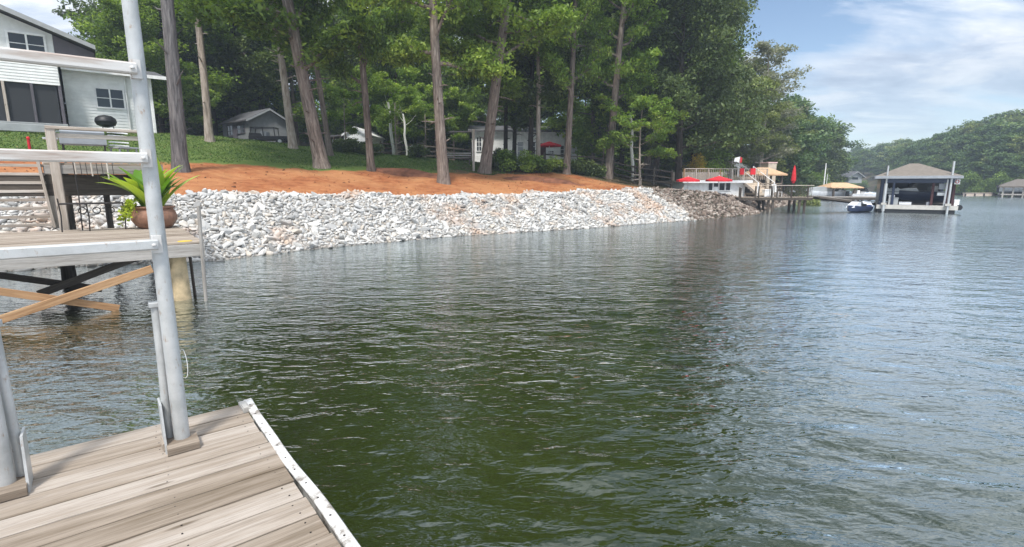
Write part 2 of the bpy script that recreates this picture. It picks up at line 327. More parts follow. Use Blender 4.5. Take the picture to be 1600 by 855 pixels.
def height(x,y,d=None):
    x=np.asarray(x,float); y=np.asarray(y,float)
    if d is None: d=shore_d(x,y)
    plat=np.clip(3.92-.085*(x+4),2.75,5.25); plat=np.where(y>44,np.maximum(plat,2.7+(y-44)*.02),plat); plat=np.minimum(plat,6.5)
    top=np.interp(x,[-12,-7,-3,1,8],[1.78,1.68,1.5,1.55,1.78])-.55*np.clip((y-35)/6,0,1)
    rip=np.minimum(d*.53,top)
    ln=np.interp(x,[-12,-2,3],[17.5,13.,8.5]); t=np.clip((d-3.6)/ln,0,1); up=(plat-top)*t*(1.12-.12*t)
    far=np.clip((d-30)/90,0,1)*9.0*np.clip((y-30)/40,0,1)
    z=rip+np.where(d>3.5,up,0)+far
    z=z+np.where(d>4,.05*np.sin(x*.9+np.sin(y*.7)*2)*np.cos(y*.6+.4*x)+.03*np.sin(x*2.3+y*1.7),0)*np.clip((d-4)/3,0,1)
    return np.where(d<0,np.maximum(d*.5,-2.2),z)
def hgt(x,y): return float(height(np.array([x]),np.array([y]))[0])
def ground_px(px,py,ymin=4.,ymax=160.):
    d=ray(px,py); t=np.linspace(ymin,ymax,9000)/d.y; X=d.x*t; Y=d.y*t; Z=CAMZ+d.z*t; H=height(X,Y); k=np.argmax(Z<=H)
    if not (Z[k]<=H[k]): k=np.argmin(np.abs(Z-H)+1e3*(Y>70))
    return Vector((X[k],Y[k],H[k]))
def on_ground(px,Y):
    p=at_y(px,287,Y); return Vector((p.x,p.y,hgt(p.x,p.y)))
def axis_pts():
    a=np.concatenate([np.linspace(-600,-100,24),np.linspace(-92,-34,22),np.linspace(-33,30,190),np.linspace(31,70,50),np.linspace(73,200,40),np.linspace(230,600,20)])
    b=np.concatenate([np.linspace(-500,-60,18),np.linspace(-50,8,20),np.linspace(8.5,62,200),np.linspace(63,130,60),np.linspace(135,300,36),np.linspace(340,700,20)])
    return a,b
def make_ground():
    a,b=axis_pts(); X,Y=np.meshgrid(a,b,indexing='ij'); x=X.ravel(); y=Y.ravel(); d=shore_d(x,y); z=height(x,y,d)
    na,nb=len(a),len(b); idx=np.arange(na*nb).reshape(na,nb)
    q=np.stack([idx[:-1,:-1],idx[1:,:-1],idx[1:,1:],idx[:-1,1:]],-1).reshape(-1,4)
    me=bpy.data.meshes.new('ground'); me.vertices.add(len(x)); me.vertices.foreach_set('co',np.stack([x,y,z],1).astype(np.float32).ravel())
    me.loops.add(len(q)*4); me.loops.foreach_set('vertex_index',q.ravel().astype(np.int32)); me.polygons.add(len(q)); me.polygons.foreach_set('loop_start',np.arange(0,len(q)*4,4,dtype=np.int32))
    me.polygons.foreach_set('use_smooth',np.ones(len(q),bool)); me.update(calc_edges=True)
    at=me.attributes.new('shore','FLOAT','POINT'); at.data.foreach_set('value',d.astype(np.float32))
    m,nt,bs,o=newmat('ground'); g=NT(nt); P=g.pos(); s=g.attr('shore').outputs['Fac']
    sp=g.n('ShaderNodeSeparateXYZ'); g.l(P,sp.inputs[0])
    n1=g.noise(P,.35,5,.6); n2=g.noise(P,2.2,6,.65); n3=g.noise(P,11,5,.65); n4=g.noise(P,.9,4,.6)
    clay=g.ramp(n2,[(.3,(.21,.07,.028)),(.5,(.33,.12,.048)),(.68,(.43,.19,.085))])
    clay=g.mix(g.ramp(n1,[(.42,0.),(.62,.65)]),clay,(.47,.23,.10))
    clay=g.mix(g.ramp(n3,[(.6,0.),(.75,.5)]),clay,(.20,.075,.04))
    gr=g.mix(g.ramp(n3,[(.3,0.),(.7,1.)]),(.065,.11,.022),(.13,.19,.045)); gr=g.mix(g.ramp(n4,[(.45,0.),(.7,.5)]),gr,(.15,.165,.06))
    lit=g.mix(g.ramp(n3,[(.35,0.),(.65,1.)]),(.045,.036,.024),(.13,.095,.06)); lit=g.mix(g.ramp(n4,[(.45,0.),(.6,.8)]),lit,(.04,.065,.02))
    # grass starts about ten metres up from the water on the left, woodland litter to the right
    wob=g.math('MULTIPLY',g.math('SUBTRACT',g.math('ADD',g.math('MULTIPLY',n1,.6),g.math('MULTIPLY',n2,.4)),.5),5.)
    sw=g.math('ADD',s,wob)
    ex=g.math('ADD',sp.outputs[0],g.math('MULTIPLY',wob,.6))      # east-west
    fg=g.n('ShaderNodeMapRange'); g.l(sw,fg.inputs[0]); fg.inputs['From Min'].default_value=10.2; fg.inputs['From Max'].default_value=10.7
    east=g.n('ShaderNodeMapRange'); g.l(ex,east.inputs[0]); east.inputs['From Min'].default_value=-5.5; east.inputs['From Max'].default_value=-3.5
    up=g.mix(east.outputs[0],gr,lit)
    fl=g.n('ShaderNodeMapRange'); g.l(sw,fl.inputs[0]); fl.inputs['From Min'].default_value=24; fl.inputs['From Max'].default_value=27
    up=g.mix(fl.outputs[0],up,lit)
    c=g.mix(fg.outputs[0],clay,up)
    # beyond the neighbour's point there is no fresh clay
    ff=g.n('ShaderNodeMapRange'); g.l(g.math('ADD',sp.outputs[0],sp.outputs[1]),ff.inputs[0]); ff.inputs['From Min'].default_value=43; ff.inputs['From Max'].default_value=46
    c=g.mix(ff.outputs[0],c,lit)
    # under the stones
    rk=g.n('ShaderNodeMapRange'); g.l(s,rk.inputs[0]); rk.inputs['From Min'].default_value=3.4; rk.inputs['From Max'].default_value=3.9
    c=g.mix(rk.outputs[0],g.mix(ff.outputs[0],(.34,.315,.28),(.05,.045,.03)),c)
    g.l(c,bs.inputs['Base Color']); bs.inputs['Roughness'].default_value=.95; spec(bs,.15)
    h=g.math('ADD',g.math('MULTIPLY',n3,.3),g.math('MULTIPLY',n2,.7)); g.l(g.bump(h,.16),bs.inputs['Normal'])
    me.materials.append(m); ob=bpy.data.objects.new('ground',me); link(ob); ob['kind']='structure'
make_ground()
# ------------------------------------------------------------ water: real waves near, finer ripples as relief
def make_water():
    rs=np.random.RandomState(3)
    # ring grid centred under the viewer, dense close by
    r=np.concatenate([[0.3],np.geomspace(1.2,60,420),np.geomspace(62,520,40)]); th=np.concatenate([np.linspace(-62,62,560),np.linspace(66,294,60)])*math.pi/180
    Rr,T=np.meshgrid(r,th,indexing='ij'); x=Rr*np.sin(T); y=Rr*np.cos(T); z=np.zeros_like(x)
    amp_mask=np.clip(1.15-Rr/60,0,1)
    wind=R(252)   # waves run toward the lower left of the view
    for i in range(70):
        lam=10**rs.uniform(math.log10(.20),math.log10(1.0)); k=2*math.pi/lam; an=wind+rs.normal()*.34
        A=.0029*lam**.8*(1+.5*rs.normal()*.4); ph=rs.uniform(0,6.28)
        # fade waves the mesh cannot carry
        cell=Rr*.012; fade=np.clip((lam/cell-4)/4,0,1)
        p=k*(x*math.cos(an)+y*math.sin(an))+ph+.8*np.sin(.35*x+.21*y+i)+.6*np.sin(.9*y-.5*x+2*i)
        z+=A*fade*(np.sin(p)+.25*np.sin(2*p+.6))
    z*=amp_mask*np.clip(.5+x*.10,.45,1.9)
    n0,n1=x.shape; idx=np.arange(n0*n1).reshape(n0,n1); q=np.stack([idx[:-1,:-1],idx[:-1,1:],idx[1:,1:],idx[1:,:-1]],-1).reshape(-1,4)
    w=np.stack([idx[:-1,-1],idx[:-1,0],idx[1:,0],idx[1:,-1]],-1).reshape(-1,4); q=np.concatenate([q,w])
    me=bpy.data.meshes.new('lake_water'); me.vertices.add(x.size); me.vertices.foreach_set('co',np.stack([x.ravel(),y.ravel(),z.ravel()],1).astype(np.float32).ravel())
    q=q[:,::-1]
    ring=idx[0]; nq=len(q)
    me.loops.add(nq*4+n1); me.loops.foreach_set('vertex_index',np.concatenate([q.ravel(),ring[::1]]).astype(np.int32)); me.polygons.add(nq+1); me.polygons.foreach_set('loop_start',np.concatenate([np.arange(0,nq*4,4),[nq*4]]).astype(np.int32))
    me.polygons.foreach_set('use_smooth',np.ones(nq+1,bool)); me.update(calc_edges=True)
    if me.polygons[0].normal.z<0: me.flip_normals()
    m,nt,bs,o=newmat('lake_water'); g=NT(nt); P=g.pos()
    c=g.ramp(g.noise(P,.22,3,.5),[(.35,(.014,.020,.004)),(.65,(.024,.031,.006))]); g.l(c,bs.inputs['Base Color'])
    
    patch=g.ramp(g.noise(P,.13,3,.5),[(.35,.45),(.65,1.)])
    a=g.noise(g.map(P,(1,2.3,1),(0,0,R(-14))),3.2,2,.5,.4); b2=g.noise(g.map(P,(1,1.9,1),(0,0,R(20))),8.5,2,.55,.3); cc=g.noise(g.map(P,(1,2.6,1),(0,0,R(-8))),.9,2,.5)
    h=g.math('ADD',g.math('MULTIPLY',a,.037),g.math('MULTIPLY',b2,.013)); h=g.math('MULTIPLY',h,patch); h=g.math('ADD',h,g.math('MULTIPLY',cc,.03))
    nb=g.bump(h,1.0)
    # sheltered water near the dock is smooth between ripples, open water is ruffled finer than can be seen
    ln=g.n('ShaderNodeVectorMath',operation='LENGTH'); g.l(P,ln.inputs[0]); ro=g.n('ShaderNodeMapRange'); g.l(ln.outputs['Value'],ro.inputs[0]); ro.inputs['From Min'].default_value=6; ro.inputs['From Max'].default_value=50; ro.inputs['To Min'].default_value=.02; ro.inputs['To Max'].default_value=.17
    m.node_tree.nodes.remove(bs); df=g.n('ShaderNodeBsdfDiffuse'); g.l(c,df.inputs[0]); gl=g.n('ShaderNodeBsdfGlossy'); gl.inputs[0].default_value=(.88,.95,1,1); g.l(ro.outputs[0],gl.inputs['Roughness']); g.l(nb,gl.inputs['Normal'])
    fr=g.n('ShaderNodeFresnel'); fr.inputs[0].default_value=1.34; g.l(nb,fr.inputs['Normal']); fm=g.math('MULTIPLY',fr.outputs[0],2.9,True); fm=g.math('MINIMUM',fm,.92)
    mx=g.n('ShaderNodeMixShader'); g.l(fm,mx.inputs[0]); g.l(df.outputs[0],mx.inputs[1]); g.l(gl.outputs[0],mx.inputs[2]); g.l(mx.outputs[0],o.inputs[0])
    me.materials.append(m); ob=bpy.data.objects.new('lake_water',me); link(ob); ob['kind']='structure'
make_water()
# ------------------------------------------------------------ stones of the bank
def stone_mesh(seed,sub=2):
    rs=np.random.RandomState(seed); import bmesh
    bm=bmesh.new(); bmesh.ops.create_icosphere(bm,subdivisions=sub,radius=1.0)
    cuts=[(Vector(rs.normal(size=3)).normalized(),rs.uniform(.42,.72)) for _ in range(11)]
    sx,sy,sz=rs.uniform(.85,1.4),rs.uniform(.6,.95),rs.uniform(.35,.65)
    for v in bm.verts:
        p=v.co.copy()
        for n,c in cuts:
            e=p.dot(n)-c
            if e>0: p-=n*e
        v.co=Vector((p.x*sx,p.y*sy,p.z*sz))*(1.25+rs.normal()*.015)
    me=bpy.data.meshes.new('stone'); bm.to_mesh(me); bm.free(); return me
def stone_material(name,brown=False):
    m,nt,b,o=newmat(name); g=NT(nt); P=g.pos(); t=g.attr('tint').outputs['Fac']; rnd=g.n('ShaderNodeObjectInfo').outputs['Random']
    f=g.math('ADD',g.math('MULTIPLY',t,.5),g.math('MULTIPLY',rnd,.5)) if not brown else t
    n=g.noise(P,7,4,.65)
    f=g.math('FRACT',g.math('MULTIPLY',g.math('ADD',t,rnd),3.71))
    if brown: c=g.ramp(f,[(.0,(.10,.075,.06)),(.4,(.19,.145,.115)),(.75,(.30,.25,.21)),(1.,(.42,.37,.32))])
    else:
        c=g.ramp(f,[(.0,(.28,.275,.265)),(.2,(.42,.415,.40)),(.6,(.54,.53,.505)),(.85,(.62,.60,.56)),(1.,(.48,.42,.35))])
        cl=g.ramp(g.noise(P,.42,4,.6),[(.55,0.),(.66,1.)]); c=g.mix(g.math('MULTIPLY',cl,g.ramp(n,[(.35,.25),(.6,.75)])),c,(.50,.31,.19))
    c=g.mix(g.ramp(n,[(.58,0.),(.72,.4)]),c,(.22,.19,.165) if not brown else (.07,.05,.04))
    z=g.n('ShaderNodeSeparateXYZ'); g.l(P,z.inputs[0]); wet=g.n('ShaderNodeMapRange'); g.l(g.math('ADD',z.outputs[2],g.math('MULTIPLY',n,.05)),wet.inputs[0]); wet.inputs['From Min'].default_value=.09; wet.inputs['From Max'].default_value=.03; wet.inputs['To Min'].default_value=0; wet.inputs['To Max'].default_value=.7
    c=g.mix(wet.outputs[0],c,(.10,.09,.07))
    g.l(c,b.inputs['Base Color']); b.inputs['Roughness'].default_value=.85; spec(b,.25); g.l(g.bump(n,.02),b.inputs['Normal']); MAT[name]=m
stone_material('stone_white'); stone_material('stone_brown',True)
def rot_batch(rs,N):
    q=rs.normal(size=(N,4)); q[:,1:3]*=.33; q/=np.linalg.norm(q,axis=1)[:,None]; w,x,y,z=q.T
    return np.stack([np.stack([1-2*(y*y+z*z),2*(x*y-z*w),2*(x*z+y*w)],-1),np.stack([2*(x*y+z*w),1-2*(x*x+z*z),2*(y*z-x*w)],-1),np.stack([2*(x*z-y*w),2*(y*z+x*w),1-2*(x*x+y*y)],-1)],1),q
STV=[stone_mesh(40+i) for i in range(8)]; STL=[stone_mesh(40+i,1) for i in range(8)]
def merged_stones(name,C,S,Q,mat,meshes,rs):
    vs=[];fs=[];ts=[];k=0
    kinds=rs.randint(0,len(meshes),len(C))
    for ki,me in enumerate(meshes):
        sel=np.where(kinds==ki)[0]
        if not len(sel): continue
        v=np.array([p.co[:] for p in me.vertices]); f=np.array([p.vertices[:] for p in me.polygons])
        W=np.einsum('nij,vj->nvi',Q[sel],v)*S[sel][:,None,None]+C[sel][:,None,:]
        vs.append(W.reshape(-1,3)); fs.append((f[None]+(np.arange(len(sel))*len(v))[:,None,None]+k).reshape(-1,3)); ts.append(np.repeat(rs.rand(len(sel)),len(v))); k+=len(v)*len(sel)
    V=np.concatenate(vs);F=np.concatenate(fs);T=np.concatenate(ts)
    me=bpy.data.meshes.new(name); me.vertices.add(len(V)); me.vertices.foreach_set('co',V.astype(np.float32).ravel()); me.loops.add(F.size); me.loops.foreach_set('vertex_index',F.ravel().astype(np.int32)); me.polygons.add(len(F)); me.polygons.foreach_set('loop_start',np.arange(0,F.size,3,dtype=np.int32)); me.update(calc_edges=True)
    a=me.attributes.new('tint','FLOAT','POINT'); a.data.foreach_set('value',T.astype(np.float32)); me.materials.append(MAT[mat])
    o=bpy.data.objects.new(name,me); link(o); return o
def make_stones():
    rs=np.random.RandomState(11)
    def band(n,x0,x1,y0,y1,d0,d1,test=None):
        x=rs.uniform(x0,x1,n); y=rs.uniform(y0,y1,n); d=shore_d(x,y); k=(d>d0)&(d<d1+.35*np.sin(x*1.7)+.25*np.sin(y*3.1)); 
        if test is not None: k&=test(x,y)
        return x[k],y[k],d[k]
    seam=lambda x,y:(x-10.9)*.77+(y-30.6)*.64      # runs up the slope at the far end of the new stones
    x,y,d=band(900000,-26,14,2,42,-.4,3.9,lambda x,y:seam(x,y)<.4+.4*np.sin(y*3))
    dist=np.hypot(x,y); keep=rs.rand(len(x))<np.where(dist<22,1.0,.7); x,y,d=x[keep],y[keep],d[keep]; 
    S=np.clip(rs.lognormal(math.log(.041),.48,len(x)),.024,.16)*(1+.010*np.hypot(x,y))
    # thin out so larger ones do not bury each other
    order=np.argsort(-S); S=S[order];x=x[order];y=y[order]; cellk={}; ok=[]
    for i in range(len(x)):
        c=(int(x[i]/.24),int(y[i]/.24)); bad=False
        for a in (-1,0,1):
            for b in (-1,0,1):
                for j in cellk.get((c[0]+a,c[1]+b),()):
                    if (x[i]-x[j])**2+(y[i]-y[j])**2<(.52*(S[i]+S[j]))**2: bad=True; break
                if bad: break
            if bad: break
        if not bad: ok.append(i); cellk.setdefault(c,[]).append(i)
    x,y,S=x[ok],y[ok],S[ok]; z=height(x,y)+S*.22
    C=np.stack([x,y,z],1); Q,q=rot_batch(rs,len(x))
    px=S/np.hypot(x,y); vis=(x/np.maximum(y,.1)>-.66); rank=np.argsort(-(px*vis)); big=rank[:285]; rest=rank[285:]
    for i in big:
        me=STV[rs.randint(8)]
        if not me.materials:
            me.materials.append(MAT['stone_white'])
        o=bpy.data.objects.new('riprap_stone',me); link(o); o.location=C[i]; o.scale=(S[i],)*3; o.rotation_mode='QUATERNION'; o.rotation_quaternion=Quaternion(q[i])
        ppx=800+C[i][0]/C[i][1]*811; dd=float(shore_d(C[i][:1],C[i][1:2])[0])
        tag(o,'larger whitish stone '+('at the waterline' if dd<.7 else 'low on the slope' if dd<1.7 else 'high on the slope' if dd<2.9 else 'at the top edge of the slope')+(' behind the slatted railing and pier' if ppx<200 else ' behind the flowerpot' if ppx<300 else ' just right of the pier end' if ppx<390 else ' below the thick leaning trunk' if ppx<520 else ' below the straight brown trunk' if ppx<640 else ' below the knobby trunk' if ppx<800 else ' near the brown stones'),'stone','larger loose stones of the white bank')
    o=merged_stones('riprap_gravel',C[rest],S[rest],Q[rest],'stone_white',STL,rs); o['kind']='stuff'
    print('stones',len(x))
    x,y,d=band(60000,8,40,28,64,-.4,3.9,lambda x,y:seam(x,y)>.4+.4*np.sin(y*3))
    S=np.clip(rs.lognormal(math.log(.085),.38,len(x)),.04,.2); n=min(len(x),12000); x,y,S=x[:n],y[:n],S[:n]
    C=np.stack([x,y,height(x,y)+S*.25],1); Q,q=rot_batch(rs,n)
    o=merged_stones('brown_gravel',C,S,Q,'stone_brown',STL,rs); o['kind']='stuff'
make_stones()
def litter():
    r=np.random.RandomState(21)
    n=60000; x=r.uniform(-20,16,n); y=r.uniform(14,48,n); d=shore_d(x,y); east=x>-4
    k=(d>3.8)&(d<np.where(east,13,10.)+r.normal(size=n)*.6)&((x-10.9)*.77+(y-30.6)*.64<1)&(r.rand(n)<.05+.09*(np.sin(x*.8+1)*np.sin(y*.9)>.2)); x,y=x[k],y[k]
    S=np.clip(r.lognormal(math.log(.022),.5,len(x)),.01,.09); C=np.stack([x,y,height(x,y)+S*.2],1); Q,_q=rot_batch(r,len(x)); MAT['clod']=plain('clod',(.30,.12,.055),.95,var=.4,vscale=3)
    o=merged_stones('clay_rubble',C,S,Q,'clod',STL,r); o['kind']='stuff'
    n=60000; x=r.uniform(-26,20,n); y=r.uniform(14,52,n); d=shore_d(x,y); east=np.clip((x+8)/8,0.05,1)
    k=(d>3.7)&(d<24)&(r.rand(n)<.25*east+.05*(d>7)); x,y=x[k],y[k]; C=np.stack([x,y,height(x,y)+.015],1)
    V=leaf_quads(C,.045*r.uniform(.6,1.3,len(C)),r,2.5,.5); o=bpy.data.objects.new('fallen_leaves',quads_mesh('fallen_leaves',V,r.rand(len(C)),'leaf_litter')); link(o); o['kind']='stuff'
leafmat('leaf_litter',[(.0,(.10,.05,.025)),(.5,(.22,.13,.06)),(1.,(.40,.28,.12))],.1)
litter()

def make_haze():
    mb=MB(); x0,x1,y0,y1,z0,z1=-620,620,-540,720,-3.4,36
    mb.add([(x0,y0,z0),(x1,y0,z0),(x1,y1,z0),(x0,y1,z0),(x0,y0,z1),(x1,y0,z1),(x1,y1,z1),(x0,y1,z1)],[(3,2,1,0),(4,5,6,7),(0,1,5,4),(1,2,6,5),(2,3,7,6),(3,0,4,7)])
    m=bpy.data.materials.new('haze'); m.use_nodes=True; nt=m.node_tree; nt.nodes.clear(); o=nt.nodes.new('ShaderNodeOutputMaterial'); v=nt.nodes.new('ShaderNodeVolumePrincipled'); v.inputs['Color'].default_value=(.72,.84,1,1); v.inputs['Density'].default_value=.0010; v.inputs['Anisotropy'].default_value=.0
    nt.links.new(v.outputs[0],o.inputs['Volume']); MAT['haze']=m; ob=mb.build('haze','haze'); ob['kind']='stuff'
make_haze()
# ------------------------------------------------------------ trees
def tree_protos(name,leaf,barkm,seed,H=23,r0=.38,bare=.30,spread=4.6,nlimb=22,leaves=26000,lsize=.13,conic=.0,droop=.0,wander=.25,clump=.95,dens=1.0,tilt=1.0,fork=False):
    """meshes of one kind of tree standing at the origin: trunk with limbs, and crown"""
    rs=np.random.RandomState(seed); mb=MB(); n=14
    ax=rs.uniform(-1,1,2)*wander; ph=rs.uniform(0,6.28,2)
    def tp(t): return Vector((ax[0]*H*.06*math.sin(t*4.2+ph[0])-ax[0]*H*.06*math.sin(ph[0]),ax[1]*H*.06*math.sin(t*3.4+ph[1])-ax[1]*H*.06*math.sin(ph[1]),H*t))
    pts=[tp(i/n) for i in range(n+1)]; rad=[r0*(1-.80*(i/n)**1.05) for i in range(n+1)]
    pts=[pts[0]+Vector((0,0,-.6)),pts[0]+Vector((0,0,.0)),pts[0]+Vector((0,0,.5))]+pts[1:]; rad=[r0*1.55,r0*1.32,r0*1.08]+rad[1:]
    mb.tube(pts,rad,12)
    for i in range(9):
        t=rs.uniform(.05,bare*1.05); a=rs.uniform(0,6.28); el=rs.uniform(-.1,.6); L=rs.uniform(.12,.75)*(1 if i%3 else 2); p=tp(t); dv=Vector((math.cos(a)*math.cos(el),math.sin(a)*math.cos(el),math.sin(el)))
        mb.tube([p,p+dv*(r0*.9+L*.5)+Vector((0,0,rs.normal()*.04)),p+dv*(r0*.9+L)+Vector((0,0,-.08*L))],[.055,.035,.012],6)
    C=[];Wt=[]
    ang=rs.uniform(0,6.28)
    for i in range(nlimb):
        t=bare+(1-bare)*((i+rs.rand()*.8)/nlimb)*.97; ang+=2.4+rs.normal()*.35; u=(t-bare)/(1-bare)
        prof=(math.sin(math.pi*min(1,.18+.82*u))**.6 if conic==0 else (1-u*conic)); L=spread*prof*rs.uniform(.75,1.15)
        el=R(rs.uniform(12,48))*tilt*(.5+.8*u); dirv=Vector((math.cos(ang)*math.cos(el),math.sin(ang)*math.cos(el),math.sin(el)))
        p=tp(t); rr=r0*(1-.8*t)*.42; seg=[p]; d=dirv.copy()
        for k in range(5):
            d=(d+Vector(rs.normal(size=3)*.16)+Vector((0,0,.04-droop))).normalized(); seg.append(seg[-1]+d*L/5)
        mb.tube(seg,[rr*(1-.16*k) for k in range(6)],6)
        for k in range(2,6):
            C.append(seg[k]); Wt.append(.8+.2*k/5)
            for s in range(2):
                sd_=(d+Vector(rs.normal(size=3))*.75); sd_.z=abs(sd_.z)*.5-droop*2; sd_.normalize(); LL=L*rs.uniform(.18,.36)
                e=seg[k]+sd_*LL; mb.tube([seg[k],seg[k]+sd_*LL*.5+Vector((0,0,.05)),e],[rr*.4,rr*.28,rr*.1],5,cap=False); C.append(e); Wt.append(1.)
    C.append(tp(.97)); Wt.append(1.2); C.append(tp(.9)); Wt.append(1)
    C=np.array([c[:] for c in C]); Wt=np.array(Wt); Wt=Wt/Wt.sum(); 
    K=len(C); cr=clump*rs.uniform(.65,1.25,K)*(spread/4.6)**.5; ctint=rs.uniform(.25,.75,K)
    idx=rs.choice(K,size=leaves,p=Wt); off=rs.normal(size=(leaves,3)); off/=np.linalg.norm(off,axis=1)[:,None]; rad_=rs.rand(leaves)**.45; off*=rad_[:,None]*cr[idx][:,None]; off[:,2]*=.55; off[:,2]-=(off[:,0]**2+off[:,1]**2)*.10
    P=C[idx]+off
    sz=lsize*rs.uniform(.6,1.35,leaves); tint=np.clip(ctint[idx]+rs.normal(size=leaves)*.13,0,1)
    V=leaf_quads(P,sz,rs,.6,.5)
    tmb=mb; crown=quads_mesh(name+'_crown',V,tint,leaf)
    # trunk mesh
    o=tmb.build('trunk',barkm,None,smooth=True); tm=o.data; bpy.data.objects.remove(o)
    return tm,crown
KIND={}
def kind(k,*a,**kw): KIND[k]=tree_protos(k,*a,**kw)
kind('oak1','leaf_oak','bark_brown',1,H=24,bare=.21,nlimb=27,leaves=40000,lsize=.15)
kind('oak2','leaf_oak','bark_brown',2,H=25,bare=.24,spread=5.6,nlimb=26,leaves=42000,lsize=.15)
kind('oak3','leaf_bright','bark_brown',3,H=22,bare=.26,spread=4.8,leaves=28000,nlimb=24,lsize=.15)
kind('pale1','leaf_oak','bark_light',4,H=24,r0=.27,bare=.30,spread=4.2,leaves=24000,lsize=.15)
kind('grey1','leaf_dark','bark_grey',9,H=25,r0=.42,bare=.36,spread=5.,leaves=28000,lsize=.14,wander=.1)
kind('low1','leaf_oak','bark_brown',5,H=17,r0=.24,bare=.13,spread=4.6,leaves=26000,nlimb=26,lsize=.18,clump=1.2)
kind('low2','leaf_dark','bark_dark',6,H=19,r0=.26,bare=.16,spread=4.8,leaves=26000,nlimb=28,lsize=.19,clump=1.25)
kind('low3','leaf_bright','bark_brown',25,H=15,r0=.2,bare=.12,spread=4.4,leaves=22000,nlimb=24,lsize=.17,clump=1.1)
kind('dense1','leaf_dark','bark_dark',7,H=20,r0=.30,bare=.10,spread=5.4,leaves=48000,nlimb=44,conic=.62,lsize=.14,clump=1.1,tilt=.8)
kind('dog1','leaf_bright','bark_light',8,H=6.5,r0=.10,bare=.34,spread=2.9,leaves=9000,nlimb=12,lsize=.11,clump=.6,tilt=.35)
kind('willow1','leaf_pale','bark_light',10,H=14,r0=.26,bare=.14,spread=4.6,leaves=34000,nlimb=34,lsize=.15,clump=.95,droop=.06)
kind('sparse1','leaf_grey','bark_light',12,H=15,r0=.24,bare=.18,spread=4.0,leaves=11000,nlimb=24,lsize=.15,clump=.8)
kind('far1','leaf_far','bark_dark',13,H=14,r0=.22,bare=.08,spread=4.6,leaves=7000,nlimb=20,lsize=.34,clump=1.5)
kind('far2','leaf_far','bark_dark',14,H=15,r0=.22,bare=.10,spread=5.2,leaves=7500,nlimb=22,lsize=.34,clump=1.6)
kind('far3','leaf_dark','bark_dark',15,H=16,r0=.22,bare=.05,spread=4.4,leaves=7000,nlimb=24,lsize=.32,conic=.5,clump=1.4)
kind('far4','leaf_pale','bark_dark',16,H=12,r0=.2,bare=.08,spread=4.4,leaves=6500,nlimb=20,lsize=.32,clump=1.5)
NAMES={'oak':'oak_tree','pal':'poplar_tree','gre':'pine_tree','low':'maple_tree','den':'evergreen_tree','dog':'dogwood_tree','wil':'willow_tree','spa':'sycamore_tree','far':'shore_tree'}
def tree(k,loc,label,rz=0,s=1.0,sr=None,tiltv=(0,0),group=None,trunk_mat=None,name=None):
    tm,cm=KIND[k]; o=thing(name or NAMES[k[:3]],label,'tree',loc,0,group)
    o.rotation_euler=(tiltv[1],tiltv[0],rz) if False else (0,0,0)
    q=Quaternion((0,1,0),math.atan(tiltv[0]))@Quaternion((1,0,0),-math.atan(tiltv[1]))@Quaternion((0,0,1),rz); o.rotation_mode='QUATERNION'; o.rotation_quaternion=q
    sx=s if sr is None else sr; o.scale=(sx,sx,s)
    t=bpy.data.objects.new('trunk',tm); link(t,o); c=bpy.data.objects.new('crown',cm); link(c,o)
    if trunk_mat: 
        t.material_slots[0].link='OBJECT'; t.material_slots[0].material=MAT[trunk_mat]
    return o
# the front row, each where its foot stands on the slope: foot pixel, pixel of the trunk higher up, kind, trunk width in pixels, label
FRONT=[((283,268),(262,0),'grey1',26,'thick dark grey trunk standing in red clay beside the metal post','bark_grey',.2),
 ((328,221),(303,20),'pale1',14,'slim pale trunk leaning outward at the top edge of the lawn',None,1.0),
 ((458,232),(440,60),'pale1',15,'pale trunk with an orange stained foot right of the small grey shed',None,2.2),
 ((503,262),(452,0),'oak1',26,'thick leaning brown trunk where lawn meets clay, right of the small shed',None,.5),
 ((516,243),(489,60),'oak3',11,'slim trunk rising just behind the thick leaning trunk',None,3.3),
 ((580,267),(568,95),'oak1',14,'straight medium brown trunk at the clay edge left of the two white poles',None,4.1),
 ((693,286),(687,0),'oak2',21,'upright knobby trunk standing alone in the middle of the red clay',None,1.7),
 ((757,271),(797,0),'oak2',22,'dark trunk leaning right in front of the white house',None,2.9),
 ((841,262),(839,90),'pale1',9,'thin pale trunk in front of the red house umbrella',None,5.0),
 ((885,272),(893,100),'oak3',13,'brown trunk at the right corner of the white house',None,.9),
 ((950,278),(975,0),'oak3',16,'trunk leaning right by the rail fence with bright yellow green leaves',None,3.7),
 ((1022,280),(1038,190),'low1',15,'short dark trunk beside the brush pile at the end of the clay',None,2.0)]
for (fx,fy),(tx,ty),k,w,lab,tmat,rz in FRONT:
    g0=ground_px(fx,fy); top=at_y(tx,ty,g0.y+.2); dz=top.z-g0.z
    r0={'grey1':.42,'pale1':.27,'oak1':.38,'oak2':.38,'oak3':.38,'low1':.24}[k]; want=w*(g0.y)/800/2*.80; sr=want/r0
    lx=(top.x-g0.x)/dz; sr=min(max(sr,.40),1.35); sz=.95+.1*rng.random()
    tree(k,g0,lab,rz,s=sz if k!='low1' else .8,sr=max(sr,.75) if False else sr,tiltv=(lx,0),trunk_mat=tmat)
    print('tree',lab[:30],tuple(round(c,1) for c in g0),round(want,2),round(sr,2))
